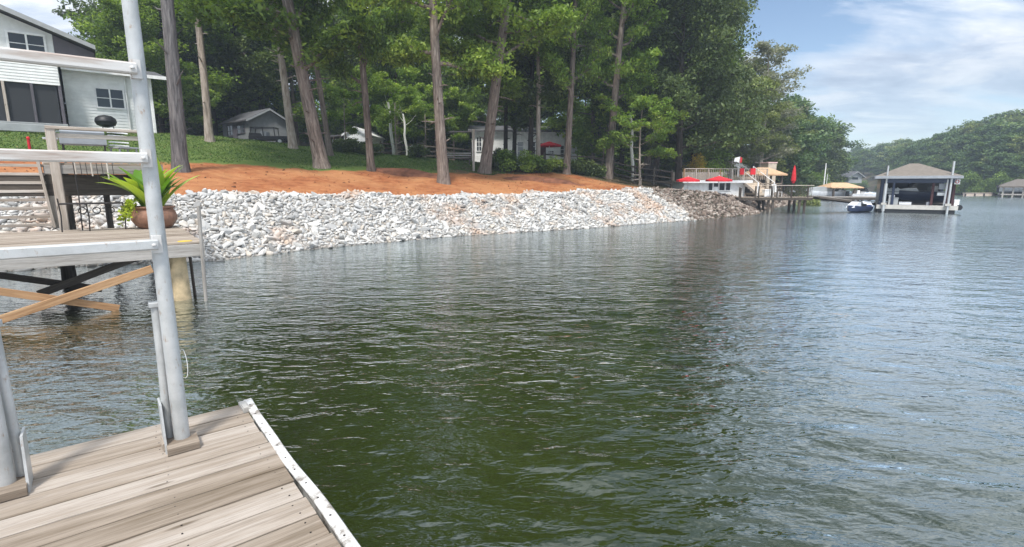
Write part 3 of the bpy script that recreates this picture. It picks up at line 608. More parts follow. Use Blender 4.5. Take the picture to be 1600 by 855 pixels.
# trees among and behind the houses, larger first; (pixel, distance, kind, scale, label)
rs=np.random.RandomState(5)
MID=[(790,44,'oak1',.8,.5,'dark trunk, left one of the close pair before the white house','bark_dark'),(803,45,'oak2',.8,.5,'dark trunk, right one of the close pair before the white house','bark_dark'),(828,42,'low2',1.0,.9,'very dark trunk before the middle of the white house','bark_dark'),
 (418,58,'grey1',.9,.9,'dim thick trunk rising behind the small grey shed roof',None),
 (345,52,'low2',1.,1.,'dark tree filling the gap between lawn edge and small shed',None),
 (292,47,'low1',.95,1.,'leafy tree right behind the thick grey trunk',None)]
for px,Y,k,s,sr,lab,tm in MID: tree(k,on_ground(px,Y),lab,rs.uniform(0,6.28),s=s,sr=sr,trunk_mat=tm)
# the wood behind the lawn
cnt=0
LK=['low1','low2','oak1','oak2','oak3','low1','low2']
def zone(px):
    for lim,t in ((300,'behind the thick grey trunk'),(375,'left of the small grey shed'),(470,'behind the small grey shed'),(590,'behind the small white shed'),(680,'behind the bare white trunks'),(750,'behind the knobby trunk'),(910,'behind the white house'),(1000,'behind the rail fence')):
        if px<lim: return t
    return 'behind the brush pile'
KW={'low':'broad leafy','oak':'tall trunked','den':'dark evergreen'}
def wood_row(x0,x1,step,Y0,Y1,kinds,lab,grp,smin=.9,smax=1.2,jit=.4):
    px=x0
    while px<x1:
        Y=rs.uniform(Y0,Y1); k=kinds[rs.randint(len(kinds))]; s=rs.uniform(smin,smax)
        if Y<66 and any(a<px<b for a,b in ((490,590),(725,915),(380,460))): px+=12; continue
        tree(k,on_ground(px+rs.normal()*step*jit*.5,Y),KW[k[:3]]+' tree in the '+lab+' row of the wood '+zone(px),rs.uniform(0,6.28),s=s,sr=s*rs.uniform(.85,1.15),group=grp); px+=step*rs.uniform(.7,1.3)
wood_row(240,1000,48,52,60,['low1','low3','low2','low3'],'front','trees of the wood behind the lawn')
wood_row(235,1050,60,66,78,['low2','oak1','low3','oak2'],'middle','trees of the wood behind the lawn',.85,1.1)
wood_row(235,1060,80,90,104,['dense1','low2','oak2'],'back','trees of the wood behind the lawn',.85,1.1)
# bright understory
for px,Y,s,lab in ((545,43,.75,'small bright layered dogwood hanging over the clay left of the straight trunk'),(622,46,.95,'small bright layered dogwood above the two white poles'),(665,49,1.0,'small bright dogwood just left of the knobby trunk'),(1000,40,1.0,'bright yellow green small tree behind the rail fence'),(940,52,1.0,'small leafy tree behind the right end of the white house'),(300,44,.8,'yellowish small tree between grey trunk and slim pale trunk'),(710,56,1.1,'small pale leafy tree left of the white house'),(395,56,.9,'dim small tree over the shed roof ridge')):
    tree('dog1',on_ground(px,Y),lab,rs.uniform(0,6.28),s=s)
# the big dark group right of the lawn
for px,Y,k,s,sr,lab in ((1060,44,'dense1',1.15,1.0,'tall dark evergreen over the brush pile, nearest of the dark group'),(1080,50,'dense1',1.2,.95,'tallest dark evergreen with its ragged side against the sky'),(1108,56,'dense1',.95,.8,'dark evergreen leaning over the white boat house'),(1010,50,'oak2',1.05,1.,'leafy tree between rail fence and dark evergreens'),(1060,62,'dense1',1.25,1.0,'dark evergreen hidden behind the tallest evergreens')):
    tree(k,on_ground(px,Y),lab,rs.uniform(0,6.28),s=s,sr=sr)
tree('sparse1',on_ground(1185,62),'thin grey leaved tree rising pale above the willows',1.,s=1.1)
for px,Y,s,lab in ((1140,60,.85,'yellow green leafy tree above the flat deck of the white boat house'),(1178,67,.88,'drooping yellow green tree above the brown hipped roof'),(1216,75,.80,'rounded yellow green tree at the edge of the open sky'),(1120,66,1.0,'yellow green tree above the left end of the white boat house'),(1205,90,.85,'drooping green tree set back behind the folded red umbrella')):
    tree('willow1',on_ground(px,Y),lab,rs.uniform(0,6.28),s=s)
# far shores: treeline heights read from the picture
TL=np.array([(1040,60),(1150,100),(1220,150),(1262,188),(1285,200),(1310,216),(1335,232),(1352,238),(1375,228),(1420,219),(1450,213),(1480,206),(1510,196),(1560,178),(1600,172),(1700,150),(1850,140)],float)
def far_tree(px,Y,lab,grp,kinds,f=1.0,minz=4):
    g0=on_ground(px,Y); ytop=np.interp(px,TL[:,0],TL[:,1]); ztop=at_y(px,ytop,Y).z
    H=(ztop-g0.z)*f*rs.uniform(.86,1.04)
    if H<minz: return
    k=kinds[rs.randint(len(kinds))]; base={'far1':14,'far2':15,'far3':16,'far4':12}[k]; s=H/base; sr=s*rs.uniform(.9,1.25) if s>.7 else max(s*1.3,.5)
    if 'boathouse' in lab: lab=lab.replace('behind the floating boathouse','behind the floating boathouse' if px<1505 else 'above the timber bulkhead' if px<1565 else 'behind the shore boathouse')
    tree(k,g0,{'far1':'broad ','far2':'spreading ','far3':'pointed dark ','far4':'small pale '}[k]+lab,rs.uniform(0,6.28),s=s,sr=sr,group=grp)
def far_fill(px0,px1,step,Yf,lab,grp,kinds,f=1.0):
    px=px0
    while px<px1:
        Y=Yf(px)
        p=at_y(px,287,Y)
        if shore_d(np.array([p.x]),np.array([p.y]))[0]>2.5: far_tree(px,Y,lab,grp,kinds,f)
        px+=step*rs.uniform(.7,1.3)
g1='trees along the far left shore'; l1='tree on the far shore between the willows and treeline dip'
for dY,f,rw in ((0,.62,'waterside '),(7,.8,'second row '),(16,.95,'third row '),(28,1.0,'hindmost ')):
    far_fill(1215,1352,13,lambda px,dY=dY: float(np.interp(px,[1215,1275,1350,1400],[62,82,112,150]))+dY+rs.uniform(-2,2),rw+l1,g1,['far1','far2','far1','far3'],f)
far_fill(1335,1405,10,lambda px: 185+rs.uniform(-8,30),'small bluish tree far away in the dip of the treeline','trees in the dip of the treeline',['far1','far2','far4'])
far_fill(1335,1405,9,lambda px: 222+rs.uniform(-4,20),'small bluish tree far away in the dip of the treeline','trees in the dip of the treeline',['far1','far2'])
g2='trees along the far right shore'; l2='tree on the far shore behind the floating boathouse'
for dY,f,rw in ((2,.45,'waterside'),(7,.62,'second row'),(14,.8,'third row'),(24,.93,'fourth row'),(36,1.0,'ridge top')):
    far_fill(1375,1640,17,lambda px,dY=dY: float(np.interp(px,[1375,1420,1510,1600,1700],[160,122,99,90,72]))+dY+rs.uniform(-2,2),rw+' '+l2,g2,['far1','far2','far1','far2','far3','far4'],f)
# trees at the far left, beside and behind the house
tree('oak1',on_ground(232,50),'leafy tree with a branch reaching over the gap beside the house',2.0,s=.8,sr=.62)
tree('low1',on_ground(232,40),'feathery green tree just right of the house wing',1.0,s=.62,sr=.62)
tree('dense1',on_ground(262,48),'dark tree directly behind the thick grey trunk',1.0,s=.95,sr=.8)
tree('low2',on_ground(-170,56),'tree behind the house roof at the picture corner',1.0,s=1.1,sr=1.)
# bushes
def bush(loc,rx,rz_,lab,leaf='leaf_dark',n=3500,ls=.09,seed=0,name='bush',grp=None):
    r=np.random.RandomState(seed); o=thing(name,lab,'bush',loc,0,grp); K=14; C=np.stack([r.uniform(-rx,rx,K)*.7,r.uniform(-rx,rx,K)*.6,r.uniform(.15,1,K)*rz_*.75],1); idx=r.randint(0,K,n); off=r.normal(size=(n,3)); off/=np.linalg.norm(off,axis=1)[:,None]; off*=(r.rand(n)**.4)[:,None]*np.array([rx*.42,rx*.42,rz_*.34])
    P=C[idx]+off; P[:,2]=np.maximum(P[:,2],.02); V=leaf_quads(P,ls*r.uniform(.6,1.3,n),r); t=np.clip(r.uniform(.25,.75,K)[idx]+r.normal(size=n)*.14,0,1)
    link(bpy.data.objects.new('foliage',quads_mesh('foliage',V,t,leaf)),o)
    mb=MB()
    for i in range(7): c=C[i]; mb.tube([(c[0]*.15,c[1]*.15,-.05),(c[0]*.5,c[1]*.5,c[2]*.5),tuple(c)],[.03,.02,.008],5)
    mb.build('stems','bark_dark',o); return o
for i,(px,py,rx,h,lf,lab) in enumerate([(800,268,1.5,1.5,'leaf_oak','rounded green bush left of the two before the white house'),(845,270,1.5,1.3,'leaf_oak','wide green bush below the red house umbrella'),(775,262,1.0,1.5,'leaf_dark','dark bush tucked behind the right leaning trunk'),(905,272,1.4,1.1,'leaf_dark','low dark bush between the house corner and the rail fence'),(930,276,1.0,.9,'leaf_dark','low bush at the foot of the right leaning trunk'),(985,277,1.3,1.0,'leaf_oak','low green bush below the rail fence'),(870,268,.9,.9,'leaf_dark','small dark bush at the trunk by the house corner'),(540,236,1.3,.9,'leaf_dark','dark low hedge bush before the small white shed'),(575,240,1.2,.9,'leaf_dark','dark low bush right of the small white shed'),(655,246,.9,.9,'leaf_dark','dark bush behind the white hive box'),(1045,282,1.2,1.3,'leaf_dark','vine covered bush where the white stones end'),(1065,290,1.2,1.0,'leaf_oak','leafy shrub hanging over the brown stones'),(1075,272,1.1,3.1,'leaf_yellow','golden orange shrub left of the flat deck')]):
    g0=ground_px(px,py)
    if px==1075: g0=on_ground(1079,47)
    bush(g0,rx,h,lab,lf,3200,.09,50+i)
bush(on_ground(1100,49),2.0,3.0,'light green round shrub behind the flat deck','leaf_bright',4000,.12,91)
bush(ground_px(1268,300) if False else on_ground(1268,52),1.0,2.2,'grey green shrub right of the fixed pier','leaf_pale',2500,.1,92)
bush(on_ground(117,30.4),.75,1.7,'dark shrub at the corner between porch and house wing','leaf_dark',2500,.09,93)
ug=bush(on_ground(700,80),3.6,4.2,'dark tall thicket bush in the deep wood behind the knobby trunk','leaf_dark',6000,.2,77,'thicket_bush','thicket deep in the wood')
ug2=bush(on_ground(660,84),3.6,4.6,'green tall thicket bush in the deep wood behind the hive box','leaf_oak',6000,.2,78,'thicket_bush','thicket deep in the wood')
for Y0 in (72,88):
    for px in np.arange(215,1075,26):
        copy_tree(ug if rs.rand()<.6 else ug2,loc=on_ground(px+rs.uniform(-8,8),Y0+rs.uniform(-3,4)),rz=rs.uniform(0,6.28),scale=rs.uniform(.8,1.3),label=('nearer' if Y0==72 else 'deeper')+' tall dark thicket bush in the wood '+zone(px))
for x0,x1,st,nm in ((1382,1640,9,'low green thicket at the water edge under the far right wooded shore'),(1240,1350,9,'low green thicket at the water edge under the far left wooded shore')):
    for px in np.arange(x0,x1,st):
        Ys=np.linspace(45,190,600); P_=[at_y(px,300,Y_) for Y_ in (1.,)][0]; dd=shore_d(P_.x*Ys,Ys); kk=np.where((dd>.9)&(Ys>60))[0]
        if len(kk)==0: continue
        Y_=Ys[kk[0]]+rs.uniform(0,1.5)
        copy_tree(ug if rs.rand()<.4 else ug2,loc=on_ground(px,Y_)-Vector((0,0,.4)),rz=rs.uniform(0,6.28),scale=rs.uniform(.45,.8),label=nm,group='thickets along the far water edge')
# lawn tufts along the clay and over the slope
def tufts():
    r=np.random.RandomState(8); n=90000; x=r.uniform(-28,0,n); y=r.uniform(15,46,n); d=shore_d(x,y); k=(d>11.3+.8*np.sin(x*1.3)+.6*np.sin(y*2.1))&(d<26); x=x[k];y=y[k]; z=height(x,y); n=len(x)
    h=r.uniform(.02,.055,n); a=r.uniform(0,6.28,n); w=.03; dx=np.cos(a)*w; dy=np.sin(a)*w; lx=r.normal(size=n)*.03; ly=r.normal(size=n)*.03
    V=np.stack([np.stack([x-dx,y-dy,z-.01],1),np.stack([x+dx,y+dy,z-.01],1),np.stack([x+dx*.3+lx,y+dy*.3+ly,z+h],1),np.stack([x-dx*.3+lx,y-dy*.3+ly,z+h],1)],1)
    o=bpy.data.objects.new('lawn_grass',quads_mesh('lawn_grass',V,r.rand(n),'leaf_grass')); link(o); o['kind']='stuff'
tufts()
# ------------------------------------------------------------ floating dock in front
DZ=.55
c0=at_z(390,628,DZ); DF=Frame((c0.x,c0.y,0),EA)     # origin: far right corner; x to the left is negative, y negative toward the viewer
ang=math.atan2(.73,.91); DF=Frame((c0.x,c0.y,0),math.atan2(at_z(390,628,DZ).y-at_z(70,705,DZ).y,at_z(390,628,DZ).x-at_z(70,705,DZ).x))
dock=thing('floating_dock','weathered plank dock with a chipped white edge strip, in front at the lower corner','dock',(DF.o.x,DF.o.y,0),DF.a)
BW=.187; BL=6.5; NB=26
mb=MB()
for i in range(NB):
    y=-BW*(i+.5)-.004; jag=rng.uniform(-.012,.004)
    mb.beam((-BL,y,DZ-.019+rng.uniform(-.003,.002)),(-.045+jag,y,DZ-.019+rng.uniform(-.003,.002)),BW-.009-rng.uniform(0,.005),.038,ch=.004)
mb.build('planks','deck_wood',dock)
mb=MB(); mb.block(-BL,-.02,-.055,-.012,DZ-.25,DZ-.04); mb.block(-BL,-.05,-NB*BW,-NB*BW+.04,DZ-.25,DZ-.045)
for x in (-.6,-2.2,-3.8,-5.4): mb.block(x-.02,x+.02,-NB*BW+.05,-.06,DZ-.22,DZ-.04)
mb.build('frame','grey_wood',dock)
mb=MB()
for x in (-1.3,-4.6):
    for y in (-1.0,-3.6): mb.block(x-.9,x+.9,y-.6,y+.6,-.25,DZ-.27,ch=.02)
mb.build('float','black',dock)
# edge strip: bent painted steel with bolts
mb=MB(); n=40; pr=[]
def ex(t): return .007*math.sin(t*2.1)+.003*math.sin(t*7)
def ez(t): return .008*math.sin(t*3.3+1)
vs=[];fs=[]; Ls=NB*BW
prof=[(-.040,.002),(-.038,.010),(.012,.013),(.020,.004),(.020,-.16),(.013,-.16),(.009,-.004),(-.035,-.004)]
for i in range(n+1):
    y=.012-Ls*i/n; 
    for px_,pz in prof: vs.append((px_+ex(y),y,DZ+.004+pz+(ez(y) if pz>-.1 else 0)))
k=len(prof)
for i in range(n):
    for j in range(k): fs.append((i*k+j,i*k+(j+1)%k,(i+1)*k+(j+1)%k,(i+1)*k+j))
fs+=[tuple(range(k)),tuple(n*k+j for j in range(k))]
mb.add(vs,fs,.5); strip=mb.build('edge_strip','edge_paint',dock)
mb=MB()
for i in range(26):
    y=-.1-i*.187+rng.uniform(-.01,.01); mb.lathe((-.015+ex(y),y,DZ+.013+ez(y)),[(.006,0),(.006,.004),(.003,.006)],8)
mb.build('bolts','dark_iron',strip)
mb=MB(); mb.box((-.055,-.10,DZ+.012),(.05,.17,.03)); mb.box((-.06,-.14,DZ+.03),(.03,.09,.012)); mb.build('corner_cleat','white_rust',dock)
mb=MB()
for i in range(NB):
    for x in (-.12,-.6,-1.45,-2.2,-3.8):
        for q in (-.045,.045): mb.lathe((x+rng.uniform(-.012,.012),-BW*(i+.5)+q+rng.uniform(-.01,.01),DZ-.002),[(.0045,0),(.0045,.003),(.002,.004)],6)
mb.build('nails','dark_iron',dock)
# ------------------------------------------------------------ metal railing along its far edge
b1=at_z(286,695,DZ); f1=DF.flat(286,695,DZ); f2=DF.flat(16,752,DZ)
rail=thing('metal_railing','white painted pipe railing with three long rails rising from the plank dock','railing',(DF.w(f1[0],f1[1],DZ)),DF.a)
BTZ=Frame(DF.w(f1[0],f1[1],0),DF.a).on(243,478,.09)[1]-DZ; print('BTZ',BTZ)
p1x=0.; p2x=f2[0]-f1[0]; TOP=2.95
for px_,sgn,hh in ((0,-1,TOP),(p2x,1,TOP-.0)):
    mb=MB(); mb.tube([(px_,0,.02),(px_,0,hh)],[.044,.037],24); p=mb.build('post','pipe_paint',rail,smooth=True)
    mb=MB(); mb.box((px_+.005*sgn,-.03,.024),(.17,.17,.06),ch=.008); mb.box((px_-.07,.03,.03),(.08,.13,.045)); mb.build('base_block','pier_wood',p)
    # upright plate and channel on the side facing the opening
    mb=MB(); x=px_+.092*sgn
    mb.prism([(-.08,.0),(.10,.0),(.13,.30),(-.02,.30)],x-.006,x+.006,'x'); mb.build('side_plate','pipe_paint',p)
    mb=MB(); pts=[(px_+.060*sgn,.055,.05),(px_+.060*sgn,.058,.25),(px_+.054*sgn,.062,.5),(px_+.050*sgn,.066,BTZ)]
    mb.tube(pts,[.026,.026,.026,.026],14); mb.box((px_+.050*sgn,.066,BTZ+.015),(.07,.07,.03),ch=.004); br=mb.build('bracket_tube','pipe_paint',p,smooth=True)
RZ=[DF.onx(250,381,0) for _ in (0,)]
RF=Frame(DF.w(f1[0],f1[1],0),DF.a)
for (rx,ry),wd,mt in (((222,110),.052,'rusty_rail'),((237,248),.052,'rusty_rail'),((250,381),.055,'pipe_paint')):
    _,z=RF.on(rx,ry,-.04); z-=DZ
    mb=MB(); mb.beam((-6.0,-.062,z),(-.01,-.062,z),wd,.060,ch=.008); r_=mb.build('rail',mt,rail)
    mb=MB(); mb.box((-.012,-.035,z),(.05,.06,.10),ch=.004); mb.lathe((-.03,-.095,z-.004),[(.012,0),(.012,.008),(.006,.012)],8); mb.build('rail_clamp','rusty_rail',r_)
mb=MB(); pts=[]
for i in range(26):
    t=i/25; pts.append((.046+.035*math.sin(t*5.2)*(.4+t),.01+.03*math.cos(t*7),.60-.20*t+.05*math.sin(t*9)))
mb.tube(pts,.0016,5); mb.build('fishing_line','trim_white',rail)
# ------------------------------------------------------------ fixed wooden pier at the left
PZ=1.12
pc=at_z(318,377,PZ); PF=Frame((pc.x,pc.y,0),EA)
pier=thing('wooden_pier','old grey wooden pier on posts with brown cross braces beneath','pier',(pc.x,pc.y,0),PF.a)
PL=15.; PW=4.5
mb=MB(); i=0; y=0.0
while y<PW:
    mb.beam((-PL,y+.068,PZ-.02+rng.uniform(-.004,.004)),(rng.uniform(-.03,.02),y+.068,PZ-.02+rng.uniform(-.004,.004)),.133,.04,ch=.004); y+=.14
mb.build('planks','pier_wood',pier)
mb=MB(); mb.block(-PL,.0,-.045,-.003,PZ-.27,PZ-.045); mb.block(-.045,-.003,.0,PW,PZ-.27,PZ-.045); mb.build('rim_beam','grey_wood',pier)
mb=MB()
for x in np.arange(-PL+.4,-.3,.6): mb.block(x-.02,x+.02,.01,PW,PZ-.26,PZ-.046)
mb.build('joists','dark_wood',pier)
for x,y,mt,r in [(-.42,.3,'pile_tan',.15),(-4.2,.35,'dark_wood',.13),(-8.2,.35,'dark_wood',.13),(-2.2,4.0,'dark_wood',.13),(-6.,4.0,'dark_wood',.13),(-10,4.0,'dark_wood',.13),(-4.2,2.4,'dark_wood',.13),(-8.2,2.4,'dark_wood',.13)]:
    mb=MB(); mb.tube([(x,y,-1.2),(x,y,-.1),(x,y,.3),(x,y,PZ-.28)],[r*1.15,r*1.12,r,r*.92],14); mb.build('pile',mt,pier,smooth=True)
# cross braces in the plane just inside the front beam
def br(a,b,yo,w,mt,off=0):
    x0,z0=PF.on(*a,yo); x1,z1=PF.on(*b,yo); mb=MB(); mb.beam((x0,yo+off,z0),(x1,yo+off,z1),.045,w,up=(0,0,1)); mb.build('cross_brace',mt,pier)
br((-60,520),(238,420),-.10,.135,'brown_wood'); br((-60,447),(186,482),-.02,.12,'brown_wood',.0)
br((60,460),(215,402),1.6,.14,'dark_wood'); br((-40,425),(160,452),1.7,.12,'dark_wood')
# thin mooring poles by the right end
for nm,a,b,yo,r,lab in (('mooring_pole',(310,322),(320,463),-.18,.032,None),('mooring_pole',(297,402),(303,441),.6,.028,None)):
    x0,z0=PF.on(*a,yo); x1,z1=PF.on(*b,yo)
    mb=MB(); mb.tube([(x0,yo,z0),(x1,yo,min(z1,0)-.5)],r,9)
    o=mb.build('mooring_pole','grey_wood' if yo<0 else 'dark_wood',None,loc=(0,0,0)); o.matrix_world=Matrix.Translation(PF.o)@Matrix.Rotation(PF.a,4,'Z')
    tag(o,'thin grey wooden pole standing at the right corner of the pier' if yo<0 else 'short dark stick rising from the water under the pier corner','pole')
x,z=PF.on(290,373,-.01)
mb=MB(); mb.lathe((x,.14,PZ+.004),[(.12,0),(.115,.012),(.03,.016)],14,sy=.6)
o=mb.build('yellow_disc','yellow_paint',None); o.matrix_world=Matrix.Translation(PF.o)@Matrix.Rotation(PF.a,4,'Z'); tag(o,'small yellow disc lying on the pier boards near the corner','marker')
# stair rail / slatted side at the left part of the pier
def pfthing(name,label,cat,x,y,z=0,grp=None,dr=0):
    p=PF.w(x,y,z); return thing(name,label,cat,p,PF.a+dr,grp)
Y1=PF.flat(88,357,PZ)[1]; print('Y1',Y1,'stand',PF.flat(130,362,PZ)[1],'pot',PF.flat(243,357,PZ)[1],'far',PF.flat(200,352,PZ))
sf=Frame(PF.w(0,Y1,0),PF.a)
x0,_=sf.on(88,355,0); fence=pfthing('slatted_railing','pale weathered railing of many thin horizontal slats at the left of the pier','railing',x0,Y1,PZ)
L_=4.5; zt=sf.on(85,258,0)[1]-PZ
for k in range(8):
    z=.1+(zt-.12)*k/7; mb=MB(); mb.beam((-L_,-.03,z+.02*0),(-.06,-.03,z),.032,.066,ch=.003); mb.build('slat','pale_wood',fence)
for x,w in ((0,.15),(-1.6,.06),(-3.4,.09)):
    mb=MB(); mb.beam((x,.03,0),(x,.03,zt+(.25 if x==0 else 0)),w,.09); mb.build('post','pale_wood',fence)
mb=MB(); mb.beam((-.02,-.09,zt*.02),(-.14,-.08,zt+.08),.06,.13); mb.build('brace_board','pale_wood',fence)
# landing rail of the stair up the bank, behind
Y2=4.9; lf=Frame(PF.w(0,Y2,0),PF.a)
xa,za=lf.on(77,197,0); xb,zb=lf.on(222,206,0); _,zlow=lf.on(80,262,0)
land=pfthing('stair_landing','pale wooden landing with a square framed railing above the pier stones','landing',(xa+xb)/2,Y2,0)
W_=(xb-xa)/2
mb=MB(); mb.beam((-W_-.08,0,za-.03),(W_+.1,0,za-.03),.16,.07); mb.build('top_rail','pale_wood',land)
mb=MB(); mb.beam((-W_,0.02,za-.20),(W_,0.02,za-.20),.04,.10); mb.build('rail','pale_wood',land)
for x in (-W_,W_):
    mb=MB(); mb.beam((x,.0,.9 if x<0 else zlow-.3),(x,.0,za-.066),.18,.11); mb.build('post','pale_wood',land)
_,zd=lf.on(150,257,0)
mb=MB(); 
for k in range(8): mb.beam((-W_-.2,.1+k*.15,zd),(W_+.35,.1+k*.15,zd),.142,.05)
mb.build('planks','pier_wood',land)
mb=MB(); mb.beam((-W_-.2,.02,zd-.13),(W_+.35,.02,zd-.13),.05,.20); mb.build('rim_beam','grey_wood',land)
_,zr=lf.on(160,276,0)
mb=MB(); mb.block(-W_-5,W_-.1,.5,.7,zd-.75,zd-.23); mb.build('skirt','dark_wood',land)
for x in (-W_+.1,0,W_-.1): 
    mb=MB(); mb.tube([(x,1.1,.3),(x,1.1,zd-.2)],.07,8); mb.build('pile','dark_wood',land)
# pots and grill on the landing: a low grey covered grill and a curved pale chair back
gx,gy=.35*W_,.9
o=thing('covered_grill','grey steel grill under a dark lid behind the landing rail','grill',lf.w((xa+xb)/2-.35*W_,.75,zd+.03),PF.a)
mb=MB(); mb.block(-.45,.45,-.22,.22,.45,.62); mb.build('body','plastic_grey',o)
mb=MB(); mb.prism([(-.2,.62),(-.22,.75),(-.1,.86),(.1,.86),(.22,.75),(.2,.62)],-.42,.42,'x'); mb.build('lid','grey_tarp',o)
for sx in (-.4,.4):
    for sy in (-.18,.18): mb=MB(); mb.beam((sx,sy,0),(sx,sy,.45),.035,.035); mb.build('leg','dark_iron',o)
mb=MB(); mb.block(-.75,-.47,-.2,.2,.56,.6); mb.build('side_shelf','aluminium',o)
o=thing('patio_chair','pale curved plastic chair behind the landing rail, right of the grill','chair',lf.w((xa+xb)/2+.55*W_,.8,zd+.03),PF.a+.5)
mb=MB(); mb.block(-.24,.24,-.22,.22,.40,.44); mb.build('seat','shed_grey',o)
for k in range(5): pass
mb=MB()
for k in range(6): z=.48+k*.08; mb.tube([(-.24,.16,z),(-.12,.23,z+.01),(.12,.23,z+.01),(.24,.16,z)],.017,6)
mb.build('backrest','trim_white',o)
for sx in (-.2,.2):
    for sy in (-.18,.18): mb=MB(); mb.beam((sx,sy,0),(sx,sy,.4),.035,.035); mb.build('leg','shed_grey',o)
# wrought iron plant stand with hanging chimes
YS=PF.flat(120,362,PZ)[1]; sx0,_=sf.on(150,360,YS-Y1); 
st=pfthing('iron_stand','black wrought iron stand with scroll rings and thin hanging rods, left of the flowerpot','plant stand',sx0,YS,PZ)
SF=Frame(PF.w(sx0,YS,PZ),PF.a); xl,_=SF.on(97,360,0); xr,_=SF.on(196,352,0); _,zm=SF.on(140,318,0); _,zt2=SF.on(140,245,0)
for x,y,h in ((xl,-.02,zm+.12),(xl+.42*(xr-xl),-.06,zm+.02),(xl+.30*(xr-xl),.35,zt2),(xr,.05,zm+.02)):
    mb=MB(); mb.tube([(x,y,0),(x+.02,y+.02,h*.5),(x,y,h)],.014,7); mb.build('leg','dark_iron',st)
mb=MB(); mb.beam((xl,0,zm),(xr,0,zm),.30,.035); mb.build('shelf','dark_iron',st)
for k in range(3):
    cx=xl+(xr-xl)*(.35+.22*k); cz=zm-.16; mb=MB(); mb.tube([(cx+.07*math.cos(a),0,cz+.07*math.sin(a)) for a in np.linspace(0,6.28,16)],.010,6,cap=False); mb.build('scroll_ring','dark_iron',st)
mb=MB(); mb.beam((xl+.25*(xr-xl),.35,zt2),(xr,.35,zt2),.03,.03); mb.build('top_bar','dark_iron',st)
for k in range(8):
    x=xl+(xr-xl)*(.32+.085*k); mb=MB(); h=rng.uniform(.35,.62); mb.tube([(x,.35,zt2),(x+.01,.34,zt2-h)],.007 if k%3 else .016,6); mb.build('hanging_rod','dark_iron' if k%3 else 'pale_wood',st)
# the flowerpot
YQ=PF.flat(243,358,PZ)[1]+.3; QF=Frame(PF.w(0,YQ,PZ),PF.a); qx,_=QF.on(243,352,0); xw0,_=QF.on(207,340,0); xw1,_=QF.on(281,340,0); rw=(xw1-xw0)/2; _,zh=QF.on(243,322,0); 
pot=pfthing('flowerpot','wide brown clay bowl with broad green leaves behind the white metal post','flowerpot',qx,YQ,PZ+.001)
_s=rw; hh=max(zh,.3)
mb=MB(); mb.lathe((0,0,0),[(_s*.62,0),(_s*.80,hh*.12),(_s*.98,hh*.38),(_s*1.0,hh*.55),(_s*.92,hh*.78),(_s*.84,hh*.86),(_s*.95,hh*.94),(_s*.95,hh),(_s*.85,hh),(_s*.80,hh*.9)],32); mb.build('bowl','terracotta',pot,smooth=True)
mb=MB(); mb.lathe((0,0,hh*.86),[(_s*.83,0),(_s*.6,.03),(.05,.04)],20); mb.build('soil','soil',pot)
r=np.random.RandomState(2)
def blade(mb,b,az,L,w,el,curl):
    n=7; d=Vector((math.cos(az),math.sin(az),0)); sd_=Vector((-math.sin(az),math.cos(az),0)); p=Vector(b); vs=[]; e=el
    for i in range(n+1):
        t=i/n; ww=w*math.sin(math.pi*min(1,t**.8*.94+.06))**.8*(1 if i<n else .05); nn=Vector((0,0,1))*math.cos(e)-d*math.sin(e)
        vs+= [p-sd_*ww+nn*ww*.28,p-nn*ww*.0,p+sd_*ww+nn*ww*.28]; p=p+(d*math.cos(e)+Vector((0,0,math.sin(e))))*L/n; e-=curl/n
    fs=[(3*i+j,3*i+j+1,3*i+j+4,3*i+j+3) for i in range(n) for j in (0,1)]; mb.add(vs,fs)
for i in range(30):
    az=r.uniform(0,6.28); mb=MB(); blade(mb,(r.uniform(-.4,.4)*_s,r.uniform(-.4,.4)*_s,hh*.88),az,r.uniform(.9,1.45),r.uniform(.12,.19),R(r.uniform(50,88)),r.uniform(.3,1.2)); mb.build('leaf','leaf_canna',pot,smooth=True)
mb=MB(); n=420; C=[]
for k in range(7):
    a0=math.pi+r.uniform(-.9,.7); b=Vector((math.cos(a0)*_s*.9,math.sin(a0)*_s*.8,hh)); 
    for j in range(60): t=r.rand(); C.append([b.x+math.cos(a0)*.22*t+r.normal()*.05,b.y+math.sin(a0)*.16*t+r.normal()*.05,b.z+.10-(t**1.5)*.42+r.normal()*.05])
C=np.array(C); V=leaf_quads(C,.035*r.uniform(.7,1.4,len(C)),r,.2,.7); link(bpy.data.objects.new('trailing_vine',quads_mesh('trailing_vine',V,r.rand(len(C)),'leaf_lime')),pot)

# ------------------------------------------------------------ window builder
def window(parent,name,x0,x1,z0,z1,y,axis='x',cols=2,fr=.07,mat='trim_white',pane='glass_dark',bars=1,dep=.05):
    """a framed window on the face y (looking toward -y); axis 'y' puts it on a side face x=y-value"""
    P=(lambda a,b,c:(a,c,b)) if axis=='x' else (lambda a,b,c:(c,a,b))
    mb=MB()
    def bl(a0,a1,b0,b1,c0,c1):
        p=P(a0,b0,c0);q=P(a1,b1,c1); mb.block(p[0],q[0],p[1],q[1],p[2],q[2],ch=.004)
    s=-1
    bl(x0-fr,x1+fr,z1,z1+fr,y+s*dep,y); bl(x0-fr,x1+fr,z0-fr,z0,y+s*dep*1.4,y); 
    xs=np.linspace(x0,x1,cols+1)
    for i,x in enumerate(xs): w=fr if i in(0,cols) else fr*.8; o=(-fr/2 if i==0 else fr/2 if i==cols else 0); bl(x+o-w/2,x+o+w/2,z0,z1,y+s*dep*.95,y)
    for i in range(bars): z=z0+(z1-z0)*(i+1)/(bars+1); bl(x0,x1,z-.02,z+.02,y+s*dep*.6,y-.002)
    f=mb.build(name,mat,parent); mb=MB(); bl(x0,x1,z0,z1,y-.014,y-.003); mb.build('pane',pane,f); return f
